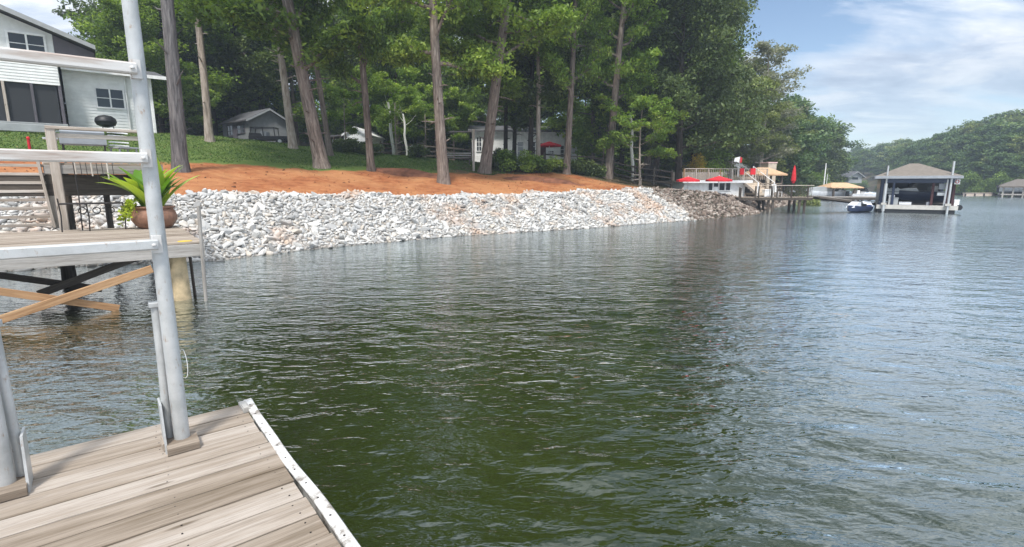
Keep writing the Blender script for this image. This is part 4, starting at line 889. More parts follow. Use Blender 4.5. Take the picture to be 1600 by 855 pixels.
def siding(mb,x0,x1,z0,z1,y,step=.15,axis='x',th=.03):
    """lapped boards"""
    z=z0
    while z<z1-.01:
        zz=min(z+step,z1)
        if axis=='x': mb.prism([(y-th,z),(y-th*.25,zz),(y+.03,zz),(y+.03,z)],x0,x1,'x',tint=rng.uniform(.4,.6))
        else: mb.prism([(y-th,z),(y-th*.25,zz),(y+.03,zz),(y+.03,z)],x0,x1,'y',tint=.5)
        z=zz
# ------------------------------------------------------------ the house at the left
WR=at_y(245,214,32.); HF=Frame(WR,EA)
hz=hgt(WR.x,WR.y)
house=thing('house','pale sided house with a dark screened porch and low gable, behind the railing','house',WR,EA)
xw,zw=HF.on(95,105,0); _,zr=HF.on(241,124,0); zt=(zw+zr)/2
# wing (right part)
mb=MB(); mb.block(xw,0,.03,5.5,-1.4,zt); mb.build('wing_wall','siding',house)
mb=MB(); siding(mb,xw,0,-.9,zt,.0,.17); mb.build('wing_siding','siding',house)
mb=MB(); mb.block(-.10,.03,-.07,.02,-.9,zt-.02); mb.build('corner_board','trim_white',house)
# wing roof: single slope, edge towards us, rake showing at its right end
mb=MB(); mb.prism([(-.55,zt-.10),(-.55,zt+.06),(5.9,zt+1.35),(5.9,zt+1.19)],xw,.75,'x'); mb.build('roof','roof_grey',house)
mb=MB(); mb.block(xw,.76,-.60,-.56,zt-.14,zt+.05); mb.build('fascia','trim_white',house)
a0,_=HF.on(151,150,0); a1,_=HF.on(192,150,0); _,w0=HF.on(170,168,0); _,w1=HF.on(170,140,0); window(house,'window',a0,a1,w0,w1,-.03,cols=2,fr=.09)
d0,_=HF.on(199,160,-.1); mb=MB(); mb.tube([(d0,-.12,zt-.12),(d0,-.09,zt-.5),(d0,-.09,-.8)],.05,8); mb.build('downspout','trim_white',house)
d1,_=HF.on(215,160,-.1); mb=MB(); mb.tube([(d1,-.12,zt-.12),(d1,-.09,zt-.5),(d1,-.09,-.8)],.05,8); mb.build('downspout','trim_white',house)
# main body, standing one metre forward
MY=-1.1; X0,_=HF.on(-260,160,MY); X1,_=HF.on(96,150,MY); _,sb0=HF.on(94,134,MY); _,sb1=HF.on(94,106,MY); _,pf=HF.on(94,194,MY)
mb=MB(); mb.block(X0,X1,MY+.04,6,sb0,sb1+.25); mb.build('main_wall','siding',house)
mb=MB(); siding(mb,X0,X1,sb0,sb1+.1,MY+.02,.15); mb.build('siding_band','siding',house)
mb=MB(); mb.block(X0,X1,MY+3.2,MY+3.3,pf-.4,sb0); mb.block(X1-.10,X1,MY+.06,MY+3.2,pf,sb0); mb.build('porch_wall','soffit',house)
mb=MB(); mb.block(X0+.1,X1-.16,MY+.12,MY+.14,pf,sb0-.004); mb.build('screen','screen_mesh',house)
for q in (9,53,97):
    xx,_=HF.on(q,160,MY); mb=MB(); mb.beam((xx,MY+.04,pf),(xx,MY+.04,sb0),.12,.12); mb.build('porch_post','soffit' if q!=9 else 'pale_wood',house)
mb=MB(); mb.block(X0,X1+.1,MY-.15,MY+3.2,pf-.28,pf-.002); mb.build('porch_floor','shed_grey',house)
mb=MB(); mb.block(X0,X1,MY,MY+3,-1.6,pf-.28); mb.build('foundation','siding',house)
# upper storey: gable facing us
GX1,_=HF.on(86,90,MY+.3)
def roofz(q):  # roof underside line through the picture's slope
    return q
ea,ez_=HF.on(148,72,MY-.5); pa,pz=HF.on(0,9,MY-.5); slope=(pz-ez_)/(pa-ea); PK=pa-2.4
zat=lambda x: ez_+slope*(x-ea)
mb=MB(); mb.prism([(X0-2,sb1),(GX1,sb1),(GX1,zat(GX1)-.2),(PK,zat(PK)-.2),(X0-2,zat(PK)-.2+slope*(PK-X0+2)*1.0)],MY+.3,6.,'y'); mb.build('gable_wall','siding',house)
mb=MB(); zl=zat(PK); mb.prism([(ea,ez_-.14),(ea,ez_+.04),(PK,zl+.1),(PK,zl-.1)],MY-.5,6.4,'y'); mb.prism([(PK,zl-.1),(PK,zl+.1),(2*PK-ea,ez_+.04),(2*PK-ea,ez_-.14)],MY-.5,6.4,'y'); mb.build('roof','roof_grey',house)
mb=MB(); mb.prism([(ea+.02,ez_-.20),(ea+.02,ez_+.02),(PK,zl+.08),(PK,zl-.16)],MY-.56,MY-.51,'y'); mb.build('rake_board','shed_grey',house)
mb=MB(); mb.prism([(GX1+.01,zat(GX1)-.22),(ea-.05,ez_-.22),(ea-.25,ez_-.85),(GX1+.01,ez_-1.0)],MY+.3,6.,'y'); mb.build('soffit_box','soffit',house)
a0,_=HF.on(14,65,MY+.27); a1,_=HF.on(68,65,MY+.27); _,w0=HF.on(40,84,MY+.27); _,w1=HF.on(40,54,MY+.27); window(house,'window',a0,a1,w0,w1,MY+.28,cols=2,fr=.10)
# far end of the house seen past the wing: small white gable end by the thick trunk
# black round thing and fishing rods on the terrace: a kettle grill
p=HF.w(HF.on(166,196,-1.4)[0],-1.4,0); gz=HF.on(166,196,-1.4)[1]
o=thing('kettle_grill','black round grill standing before the pale house wing','grill',(p.x,p.y,WR.z+gz),EA)
mb=MB(); mb.lathe((0,0,.0),[(.10,-.12),(.42,.0),(.5,.18)],20); mb.build('bowl','black',o,smooth=True)
mb=MB(); mb.lathe((0,0,.2),[(.5,0),(.46,.17),(.3,.30),(.05,.35)],20); mb.build('lid','black',o,smooth=True)
for a in (0,2.1,4.2): mb=MB(); mb.tube([(.3*math.cos(a),.3*math.sin(a),0),(.42*math.cos(a),.42*math.sin(a),-.75)],.02,6); mb.build('leg','dark_iron',o)
# low terrace wall in front of the porch
p=HF.w(X0,MY-1.6,0); gz=HF.on(40,206,MY-1.6)[1]; gt=HF.on(40,194,MY-1.6)[1]
mb=MB(); xa_,_=HF.on(70,200,MY-1.6); mb.block(X0,xa_,MY-1.75,MY-1.5,gz,gt); 
o=mb.build('terrace_wall','shed_grey',None); o.matrix_world=Matrix.Translation(WR)@Matrix.Rotation(EA,4,'Z'); tag(o,'low pale grey terrace wall before the dark porch','wall')
# orange stake on the lawn strip
p=ground_px(47,236); mb=MB(); mb.tube([(0,0,-.1),(0,0,.5)],.05,8); mb.lathe((0,0,.5),[(.07,0),(.05,.06),(.01,.09)],8); o=mb.build('marker_stake','red_fabric',None); o.location=p; tag(o,'orange red marker stake on the lawn below the porch','stake')

# ------------------------------------------------------------ small houses behind the lawn
def gable_house(name,lab,cat,F,w,dep,h,rise,wall,roof,ov=.25,boards=None):
    o=thing(name,lab,cat,F.o,F.a)
    mb=MB(); mb.prism([(0,-.6),(w,-.6),(w,h),(w/2,h+rise),(0,h)],0,dep,'y'); mb.build('wall',wall,o)
    if boards:
        mb=MB(); x=0
        while x<w-.01:
            t=1-abs(x+boards/2-w/2)/(w/2); mb.block(x,x+.035,-.02,.0,-.3,h+rise*max(0,t)-.08); x+=boards
        mb.build('battens',wall,o)
    k=rise/(w/2); mb=MB()
    for a,b,z0,z1 in ((-ov,w/2,h-ov*k,h+rise),(w+ov,w/2,h-ov*k,h+rise)): mb.prism([(a,z0+.02),(a,z0+.14),(b,z1+.14),(b,z1+.02)],-ov,dep+ov,'y')
    mb.build('roof',roof,o)
    mb=MB()
    for a,b,z0,z1 in ((-ov,w/2,h-ov*k,h+rise),(w+ov,w/2,h-ov*k,h+rise)): mb.prism([(a,z0-.06),(a,z0+.10),(b,z1+.10),(b,z1-.06)],-ov-.05,-ov-.005,'y')
    mb.build('rake_board','shed_grey' if wall!='white_paint' else 'trim_white',o)
    return o
p=ground_px(391,227,ymin=8,ymax=48) if False else at_y(391,227,46.); p.z=at_y(391,227,46).z
SFm=Frame(p,R(50)); w_,_=SFm.on(453,215,0); _,he=SFm.on(391,187,0); _,hp=SFm.on(420,172,0)
o=gable_house('garden_shed','small grey shed with a gable roof and two side windows behind the lawn','shed',SFm,w_,5.5,he,hp-he,'shed_dim','roof_grey',.3)
side=Frame(p,R(50))
def sidepx(px,py): return side.onx(px,py,0)
for (a,b,t,u,nm) in ((356,364,197,213,'window'),(383,371,196,208,'window')):
    y0,_=sidepx(a,205); y1,_=sidepx(b,205); y0,y1=sorted((y0,y1)); _,z1=sidepx((a+b)/2,t); _,z0=sidepx((a+b)/2,u); window(o,'window',max(.3,min(y0,5)),min(5.2,max(y1,.9)),z0,z1,-.001,axis='y',cols=2,fr=.06,mat='soffit')
mb=MB(); y0,_=sidepx(372,215); y1,_=sidepx(377,215); y0,y1=sorted((y0,y1)); mb.block(-.05,-.002,2.4,3.2,0,1.9); mb.build('door','soffit',o)
# utility cart / trailer in front of the shed
p=at_y(422,226,43.5); p.z=max(hgt(p.x,p.y),p.z-.1)
o=thing('utility_cart','dark flatbed utility cart with a rail top parked before the grey shed','cart',p,R(6))
mb=MB(); mb.block(-1.45,1.55,-.55,.55,.42,.75); mb.prism([(-1.45,.75),(-1.4,1.0),(-.5,.95),(-.4,.75)],-.5,.5,'y'); mb.build('body','black',o)
mb=MB()
for a,b in (((-1.3,-.5,1.0),(-1.2,-.5,1.42)),((-.3,-.5,.75),(-.35,-.5,1.42)),((.6,-.5,.75),(.55,-.5,1.42)),((-1.3,-.5,1.42),(.6,-.5,1.42)),((-1.3,.5,1.42),(.6,.5,1.42)),((-1.3,-.5,1.42),(-1.3,.5,1.42)),((.6,-.5,1.42),(.6,.5,1.42)),((-1.3,.5,1.0),(-1.2,.5,1.42)),((.6,.5,.75),(.55,.5,1.42))): mb.tube([a,b],.035,6)
mb.build('roll_frame','black',o)
mb=MB(); mb.block(-.55,-.1,-.4,.4,.75,1.12); mb.build('seat','grey_tarp',o)
for x in (-1.0,1.0):
    for y in (-.58,.58):
        mb=MB(); mb.prism([(x+.32*math.cos(a),.32+.32*math.sin(a)) for a in np.linspace(0,2*math.pi,15)[:-1]],y-.09,y+.09,'y'); wh=mb.build('wheel','black',o); mb=MB(); mb.prism([(x+.15*math.cos(a),.32+.15*math.sin(a)) for a in np.linspace(0,2*math.pi,13)[:-1]],y-.10,y+.10,'y'); mb.build('rim','aluminium',wh)
p=at_y(538,229,50.); TFm=Frame(p,R(-4)); w_,_=TFm.on(573,215,0); _,he=TFm.on(538,211,0); _,hp=TFm.on(553,200,0)
o=gable_house('white_shed','small bright white shed with an open lean-to, between two trunks','shed',TFm,w_,5,he,hp-he,'white_paint','white_paint',.15)
xl,_=TFm.on(508,226,0); _,z1=TFm.on(509,211,0)
mb=MB(); mb.prism([(xl,z1-.2),(xl,z1-.05),(-.17,he+.05),(-.17,he-.1)],0,4.8,'y'); mb.build('lean_to_roof','roof_grey',o)
mb=MB(); mb.block(xl+.1,-.2,1.5,1.55,-.3,z1-.25); mb.build('back_wall','white_paint',o)
for x in (xl+.1,(xl-.1)/2,-.35): mb=MB(); mb.beam((x,.05,-.5),(x,.05,z1-.15),.12,.12); mb.build('post','dark_wood',o)
# white house in the middle
p=at_y(738,256,54.); WF=Frame(p,R(3)); x1_,_=WF.on(862,245,0); x2_,_=WF.on(902,245,0); _,he=WF.on(800,205,0)
o=thing('white_house','long white board house seen between the trunks behind green bushes','house',p,WF.a)
mb=MB(); mb.block(0,x2_,0,7,-.8,he); mb.build('wall','white_paint',o)
mb=MB(); x=0
while x<x2_: mb.block(x,x+.05,-.03,-.001,-.7,he-.02); x+=.45
mb.build('battens','white_paint',o)
mb=MB(); mb.prism([(-.5,he-.1),(-.5,he+.05),(3.5,he+.9),(3.5,he+.75)],-.4,x2_+.4,'x'); mb.prism([(7.5,he-.1),(7.5,he+.05),(3.5,he+.9),(3.5,he+.75)],-.4,x2_+.4,'x'); mb.build('roof','roof_grey',o)
for a,b,t,u,c in ((809,817,222,244,1),(828,836,222,244,2),(857,865,236,243,2),(745,752,215,236,2),(876,881,228,246,1)):
    xa_,_=WF.on(a,230,0); xb_,_=WF.on(b,230,0); _,z1=WF.on(a,t,0); _,z0=WF.on(a,u,0); window(o,'window',xa_,xb_,z0,z1,-.035,cols=c,fr=.07,bars=2,pane='plastic_grey' if a==809 else 'glass_dark')
xa_,_=WF.on(844,230,0); xb_,_=WF.on(853,230,0); _,z1=WF.on(848,224,0); mb=MB(); mb.block(xa_,xb_,-.05,-.001,-.3,z1); mb.build('door','maroon',o)
# umbrella builder
def umbrella(loc,r,h,lab,closed=False,pole='trim_white',name='patio_umbrella',grp='red patio umbrellas'):
    o=thing(name,lab,'umbrella',loc,0,grp)
    mb=MB(); mb.tube([(0,0,0),(0,0,h+.08)],.03,8); mb.build('pole',pole,o)
    mb=MB(); mb.lathe((0,0,0),[(.26,0),(.26,.06),(.06,.12)],12); mb.build('base','grey_tarp',o)
    mb=MB()
    if closed: mb.lathe((0,0,0),[(.10,h*.32),(.20,h*.42),(.17,h*.62),(.10,h*.86),(.02,h)],10)
    else:
        n=8; top=Vector((0,0,h)); vs=[top]; 
        for k in range(n): a=2*math.pi*(k+.5)/n; vs.append(Vector((r*math.cos(a),r*math.sin(a),h-r*.30)))
        for k in range(n): a=2*math.pi*(k+.5)/n; vs.append(Vector((r*math.cos(a),r*math.sin(a),h-r*.30-.13)))
        vs.append(Vector((0,0,h-.04)))
        fs=[(0,1+k,1+(k+1)%n) for k in range(n)]+[(1+k,9+k,9+(k+1)%n,1+(k+1)%n) for k in range(n)]+[(17,9+(k+1)%n,9+k) for k in range(n)]
        mb.add(vs,fs)
    mb.build('canopy','red_fabric',o); return o
p=at_y(858,247,50.); umbrella(Vector((p.x,p.y,hgt(p.x,p.y))),1.2,at_y(858,221,50).z-hgt(p.x,p.y),'open red umbrella in front of the white house','')
# ------------------------------------------------------------ poles, fence and small things by the wood edge
for (px,py),(tx,ty),Y,r_,mt,lab in (((615,236),(607,160),46.,.17,'bark_white','taller bare white trunk by the dark fence, left of the hive box'),((636,240),(630,178),44.,.12,'bark_white','shorter bare white trunk nearest the hive box'),((990,262),(986,178),44.,.16,'bark_white','bare white birch trunk behind the rail fence')):
    g0=at_y(px,py,Y); g0.z=hgt(g0.x,g0.y); t0=at_y(tx,ty,Y)
    o=thing('birch_trunk',lab,'tree',g0,0,'bare white trunks'); n=6; mb=MB()
    d=t0-g0; mb.tube([Vector((0,0,-.4))]+[d*(i/n)+Vector((.06*math.sin(i*1.7),0,0)) for i in range(n+1)],[r_*1.2]+[r_*(1-.4*i/n) for i in range(n+1)],10); mb.build('trunk',mt,o,smooth=True)
    mb=MB()
    for i in range(3): a=i*2.3; s0=d*(.72+.1*i); mb.tube([s0,s0+Vector((math.cos(a)*.5,math.sin(a)*.5,.35)),s0+Vector((math.cos(a)*1.0,math.sin(a)*1.0,.9))],[.02,.014,.006],5)
    mb.build('branches',mt,o)
p=at_y(647,249,42.); p.z=hgt(p.x,p.y)
o=thing('hive_box','white box hive with a rounded white lid beside the dark fence','hive box',p,.2)
mb=MB(); mb.block(-.33,.33,-.3,.3,.12,.62); mb.block(-.36,.36,-.33,.33,.09,.13); mb.build('body','white_paint',o)
mb=MB(); mb.prism([(-.38,.62),(-.36,.74),(-.2,.86),(.2,.86),(.36,.74),(.38,.62)],-.34,.34,'y'); mb.build('lid','trim_white',o)
mb=MB(); mb.block(-.25,-.17,-.2,.2,-.05,.1); mb.block(.17,.25,-.2,.2,-.05,.1); mb.build('legs','dark_wood',o)
# clothes line poles
g1=at_y(740,268,36.); g1.z=hgt(g1.x,g1.y); t1=at_y(741,202,36.)
o=thing('clothesline','pale post with a thin horizontal bar left of the right leaning trunk','post',g1,0)
mb=MB(); mb.beam((0,0,-.2),(0.03,0,t1.z-g1.z),.15,.15); mb.build('post','pale_wood',o)
zz=at_y(720,206,36.).z-g1.z; mb=MB(); mb.beam((at_y(702,206,36.).x-g1.x,0,zz),(-.08,0,zz),.06,.08); mb.build('bar','grey_wood',o)
# bench-like grey trailer
p=at_y(717,252,40.); p.z=hgt(p.x,p.y); o=thing('park_bench','grey wooden bench between the knobby trunk and the pale post','bench',p,R(4))
mb=MB(); mb.block(-.95,.95,-.2,.2,.36,.42); mb.build('seat','grey_wood',o)
mb=MB(); mb.block(-.95,.95,.2,.25,.52,.62); mb.block(-.95,.95,.2,.25,.68,.78); mb.build('backrest','grey_wood',o)
for x in (-.8,.8): mb=MB(); mb.block(x-.04,x+.04,-.18,.24,-.1,.36); mb.block(x-.04,x+.04,.25,.29,.3,.8); mb.build('leg','dark_wood',o)
# split rail fence
def railfence(name,lab,pts,h,nr,mat,px_step):
    P=[Vector((p.x,p.y,hgt(p.x,p.y))) for p in pts]; o=thing(name,lab,'fence',P[0],0)
    for a,b in zip(P[:-1],P[1:]):
        for k in range(nr): z=h*(.28+.66*k/(nr-1)); mb=MB(); mb.beam(a-P[0]+Vector((0,0,z+rng.uniform(-.03,.03))),b-P[0]+Vector((0,0,z+rng.uniform(-.03,.03))),.07,.12); mb.build('rail',mat,o)
    for a in P: mb=MB(); mb.beam(a-P[0]-Vector((0,0,.2)),a-P[0]+Vector((0,0,h+.1)),.14,.14); mb.build('post',mat,o)
    return o
railfence('rail_fence','dark split rail fence running from the white house corner to the brush pile',[at_y(x,270,y) for x,y in ((850,44),(890,43.5),(925,43),(958,42.5),(992,42),(1022,42),(1050,42))],1.35,3,'fence_wood',0)
railfence('board_fence','dark fence behind the white hive box and white trunks',[at_y(x,250,y) for x,y in ((596,47),(628,46.5),(662,46),(696,45.5),(735,45))],1.2,3,'fence_wood',0)
# brush pile of grey canes
p=ground_px(1016,284); o=thing('brush_pile','upright grey bundle of bare canes at the end of the rail fence','brush',p,0)
r=np.random.RandomState(4)
mb=MB()
for i in range(90):
    a=r.uniform(0,6.28); q=r.uniform(0,.5); b=Vector((math.cos(a)*q,math.sin(a)*q*.6,-.1)); e=b+Vector((r.normal()*.30,r.normal()*.2,r.uniform(1.0,2.2))); mb.tube([b,b.lerp(e,.5)+Vector((r.normal()*.05,0,0)),e],[.022,.016,.005],4,cap=False)
mb.build('canes','bark_grey',o)
# dirt heap beside the clay
def heap(px,py,rx,ry,h,lab):
    p=ground_px(px,py); mb=MB(); n=22; m=9; vs=[]; fs=[]; r=np.random.RandomState(int(px))
    for i in range(m+1):
        for k in range(n):
            a=2*math.pi*k/n; q=i/m; x=math.cos(a)*q*rx; y=math.sin(a)*q*ry; z=h*(1-q**1.6)*(1+r.normal()*.10) if i<m else 0
            vs.append((x,y,hgt(p.x+x,p.y+y)-p.z+z-.02+(-.12 if i==m else 0)))
    for i in range(m):
        for k in range(n): fs.append((i*n+k,i*n+(k+1)%n,(i+1)*n+(k+1)%n,(i+1)*n+k))
    mb.add(vs,fs,.5); o=mb.build('dirt_heap','clay_heap',None,smooth=True); o.location=p; tag(o,lab,'dirt heap'); return o
wood_=None
plain('clay_heap',(.24,.095,.05),.95,var=.35,vscale=2.5,bump=.08); plain('litter_heap',(.22,.13,.09),.95,var=.4,vscale=3,bump=.08)
heap(640,272,2.6,1.1,.30,'dark red heap of dug clay left of the knobby trunk')
heap(850,283,3.0,.8,.22,'low ridge of reddish litter below the green bushes')
# ------------------------------------------------------------ neighbour's waterfront, right of the stones
p=at_y(1068,318,42.); VF=Frame((p.x,p.y,0),R(8)); 
def V(px,py,y=0): return VF.on(px,py,y)
bx0,_=V(1068,300); bx1,_=V(1160,300); _,zf=V(1110,283); _,zb=V(1110,318); zb=min(zb,.9)
bh=thing('boat_house','white flat topped boat house with a railed roof deck and dark glass doors','boat house',VF.o,VF.a)
mb=MB(); mb.block(bx0,bx1+.2,0,5.0,zb-.5,zf-.12); mb.build('wall','white_paint',bh)
mb=MB(); mb.block(bx0-.25,bx1+.6,-.35,5.2,zf-.12,zf+.04); mb.build('deck_slab','pale_wood',bh)
mb=MB(); mb.block(bx0-.3,bx1+.6,-.40,-.352,zf-.16,zf+.06); mb.build('fascia','trim_white',bh)
_,zr=V(1110,264)
xe,_=V(1196,264)
rl=MB(); rl.beam((bx0-.2,-.3,zr),(xe,-.3,zr),.10,.06); rl.build('top_rail','pale_wood',bh)
for k,x in enumerate(np.linspace(bx0-.2,xe,8)): mb=MB(); mb.beam((x,-.3,zf),(x,-.3,zr-.03),.09,.09); mb.build('post','brown_wood' if k in(0,3) else 'pale_wood',bh)
mb=MB(); x=bx0-.1
while x<xe: mb.beam((x,-.3,zf+.1),(x,-.3,zr-.04),.025,.025); x+=.16
mb.build('balusters','beige_paint',bh)
mb=MB(); mb.block(bx0+.2,bx1-.3,2.6,2.7,zf+.04,zf+.75); mb.build('planter_wall','beige_paint',bh)
for a,b in ((1107,1113),(1115,1122),(1124,1132),(1134,1141)):
    xa_,_=V(a,290); xb_,_=V(b,290); _,z1=V(a,285); _,z0=V(a,297.5 if a!=1115 else 292); window(bh,'glass_door',xa_,xb_,z0,z1,-.003,cols=1,fr=.05,bars=0)
# red cloths on the rail
for a,b in ((1157,1163),(1173,1181)):
    xa_,_=V(a,265,-.4); xb_,_=V(b,265,-.4); _,z0=V(a,273,-.4); mb=MB(); mb.block(xa_,xb_,-.40,-.365,z0,zr+.03); mb.block(xa_,xb_,-.24,-.21,z0+.2,zr+.03); mb.block(xa_,xb_,-.40,-.21,zr+.032,zr+.05); o=mb.build('red_towel','red_fabric',None); o.matrix_world=Matrix.Translation(VF.o)@Matrix.Rotation(VF.a,4,'Z'); tag(o,'red towel over the roof deck rail, '+('left' if a==1157 else 'right')+' one of two','towel','red towels on the rail')
# stairs down to the pier
sx0,_=V(1162,300,-.2); sx1,_=V(1184,300,-.2); _,z1=V(1170,276,-.2); _,z0=V(1170,305,-.2)
st=thing('stairs','beige steps coming down from the roof deck to the pier','stairs',VF.o,VF.a)
mb=MB(); ns=9
for k in range(ns): z=z0+(z1-z0)*k/ns; mb.block(sx0,sx1,-.9+.34*k-1.2,-.9+.34*(k+1)-1.2+.02,z,z+(z1-z0)/ns)
mb.build('steps','stone_beige',st)
for x in (sx0-.06,sx1+.06):
    mb=MB(); mb.beam((x,-2.2,z0+.1),(x,.9,z1),.05,.2); mb.build('stringer','pale_wood',st)
    mb=MB(); mb.beam((x,-2.2,z0+1.0),(x,.8,z1+.85),.04,.04); mb.beam((x,-2.15,z0),(x,-2.15,z0+1.0),.08,.08); mb.beam((x,.75,z1),(x,.75,z1+.85),.08,.08); mb.build('handrail','trim_white',st)
# brown gazebo with hipped roof
def hip(mb,x0,x1,y0,y1,z0,z1,ridge=.0,th=.12):
    cx=(x0+x1)/2; cy=(y0+y1)/2; r=ridge/2
    vs=[(x0,y0,z0),(x1,y0,z0),(x1,y1,z0),(x0,y1,z0),(cx-r-.02,cy,z1),(cx+r+.02,cy,z1),(x0,y0,z0-th),(x1,y0,z0-th),(x1,y1,z0-th),(x0,y1,z0-th)]
    mb.add(vs,[(0,1,5,4),(1,2,5),(2,3,4,5),(3,0,4),(6,7,1,0),(7,8,2,1),(8,9,3,2),(9,6,0,3),(9,8,7,6)])
gx0,_=V(1186,272,1.); gx1,_=V(1231,272,1.); _,ge=V(1210,272,1.); _,gp=V(1210,262,1.)
gz=thing('gazebo','brown gazebo with a tan hipped roof beside the roof deck','gazebo',VF.o,VF.a)
mb=MB(); hip(mb,gx0,gx1,1.,4.,ge,gp+.05,1.0); mb.build('roof','roof_tan',gz)
_,gb=V(1210,302,1.2)
for x in (gx0+.3,(gx0+gx1)/2,gx1-.3):
    for y in (1.3,3.7): mb=MB(); mb.beam((x,y,gb-.8),(x,y,ge-.1),.14,.14); mb.build('post','dark_wood',gz)
mb=MB(); mb.block(gx0+.3,gx1-.3,1.25,3.75,gb-.2,gb); mb.build('floor_boards','pier_wood',gz)
mb=MB(); mb.block(gx0+.35,gx1-.35,3.6,3.66,gb,ge-.35); mb.build('back_panel','dark_wood',gz)
mb=MB(); mb.block(gx0+.35,gx1-.35,1.22,1.28,gb+.75,gb+.85); mb.block(gx0+.35,gx1-.35,1.22,1.28,gb+.35,gb+.42); mb.build('rail','pier_wood',gz)
cx0,_=V(1201,255,5.); cx1,_=V(1214,255,5.); _,c1=V(1205,255,5.)
o=thing('brick_chimney','pinkish beige box chimney rising behind the gazebo roof','chimney',VF.o,VF.a)
mb=MB(); mb.block(cx0,cx1,5.,6.2,ge-3.2,c1); mb.build('stack','stone_beige',o); mb=MB(); mb.block(cx0-.04,cx1+.04,4.96,6.24,c1,c1+.1); mb.build('cap','pink_paint',o)
# umbrellas
for px,pt,Y,r_,lab,cl in ((1074,276,39.5,.85,'open red umbrella at the left end of the white boat house',False),(1122,275,39.2,.95,'open red umbrella before the dark glass doors',False),(1238,258,44.,.5,'folded red umbrella standing upright beside the fixed pier',True)):
    p=at_y(px,300,Y); g0=max(hgt(p.x,p.y),.6) if not cl else at_y(1238,300,Y).z; g0z=g0
    zt=at_y(px,pt,Y).z; umbrella(Vector((p.x,p.y,g0z)),r_,zt-g0z,lab,cl,pole='dark_wood' if cl else 'trim_white')
# flag
p=at_y(1155,262,44.5); o=thing('flag_pole','small flag hanging limp from a thin pole over the roof deck','flag',(p.x,p.y,zf),0)
mb=MB(); mb.tube([(0,0,0),(0,0,p.z-zf+.95)],.025,6); mb.build('pole','aluminium',o)
zt=p.z-zf+.9
mb=MB(); mb.prism([(-.02,zt),(-.42,zt-.08),(-.50,zt-.42),(-.3,zt-.40),(-.05,zt-.5)],-.01,.01,'y'); mb.build('cloth','trim_white',o)
mb=MB(); mb.prism([(.03,zt),(.2,zt-.1),(.18,zt-.48),(.03,zt-.5)],-.012,.012,'y'); mb.build('cloth','red_fabric',o)
# fixed pier on posts
FZ=at_y(1210,308,40.).z; p=at_y(1155,308,40.); NF=Frame((p.x,p.y,0),R(3))
fp=thing('fixed_pier','dark high pier on tall posts reaching out beside the folded umbrella','pier',NF.o,NF.a)
nx=lambda px,py=308,y=0: NF.on(px,py,y)
x9,_=nx(1270); mb=MB(); x=0
while x<x9: mb.beam((x,0,FZ-.03),(x,1.7,FZ-.03),.14,.05,up=(0,0,1)); x+=.15
mb.build('planks','pier_wood',fp)
for y in (.0,1.7): mb=MB(); mb.beam((-.1,y,FZ-.16),(x9,y,FZ-.16),.06,.20); mb.build('rim_beam','dark_wood',fp)
for px in (1203,1210,1252,1260):
    x,_=nx(px)
    for y in (.15,1.5): mb=MB(); mb.tube([(x,y,-1.5),(x,y,FZ-.1)],.10,9); mb.build('pile','dark_wood',fp)
for px,t in ((1155,293),(1157,294),(1180,291),(1185,291),(1205,291),(1214,290),(1236,290),(1262,290)):
    x,_=nx(px); _,z=nx(px,t); mb=MB(); mb.beam((x,.0,FZ-.1),(x,.0,z),.09,.09); mb.build('rail_post','dark_wood',fp)
xa_,_=nx(1202); _,z1=nx(1230,290); mb=MB(); mb.beam((xa_,0,z1),(x9,0,z1),.12,.05); mb.beam((xa_,1.6,z1),(x9,1.6,z1),.12,.05); mb.build('top_rail','pale_wood',fp)
mb=MB(); x=xa_
while x<x9: mb.beam((x,.02,FZ),(x,.02,z1-.03),.03,.03); x+=.13
mb.build('balusters','dark_wood',fp)
_,zq=nx(1182,324); xq,_=nx(1182,324); xs_,_=nx(1160,311); mb=MB(); mb.beam((xs_,.1,FZ-.25),(xq,.1,zq),.06,.12); mb.build('brace','dark_wood',fp)
# dock chest and chair on it
x,_=nx(1206); o=thing('dock_box','small white dock chest on the fixed pier deck','chest',NF.w(x,.8,FZ),NF.a); mb=MB(); mb.block(-.28,.28,-.25,.25,0,.5); mb.build('body','trim_white',o); mb=MB(); mb.block(-.3,.3,-.27,.27,.503,.57); mb.build('lid','white_paint',o)
x,_=nx(1226); o=thing('deck_chair','white deck chair on the fixed pier before the gazebo','chair',NF.w(x,1.0,FZ),NF.a+.4)
mb=MB(); mb.block(-.26,.26,-.25,.25,.34,.38); mb.build('seat','trim_white',o); mb=MB(); mb.prism([(.22,.36),(.25,.36),(.42,.95),(.39,.95)],-.26,.26,'x'); mb.build('backrest','trim_white',o)
for a in (-.22,.22):
    for b in (-.2,.2): mb=MB(); mb.beam((a,b,0),(a,b,.34),.05,.05); mb.build('leg','trim_white',o)
# gangway from the pier down to the floats
ga=at_y(1270,306,40.5); gb_=at_z(1362,326,.45) if False else at_y(1366,324,43.)
gw=thing('gangway','long thin gangway sloping from the fixed pier to the floating boathouse','gangway',(ga.x,ga.y,0),math.atan2(gb_.y-ga.y,gb_.x-ga.x))
L_=math.hypot(gb_.x-ga.x,gb_.y-ga.y); za=ga.z; zb_=max(gb_.z,.5)
mb=MB(); mb.beam((0,0,za-.02),(L_,0,zb_),1.1,.06); mb.build('walkway','grey_wood',gw)
for y in (-.56,.56):
    mb=MB(); mb.beam((0,y,za-.1),(L_,y,zb_-.08),.06,.16); mb.build('side_beam','dark_wood',gw)
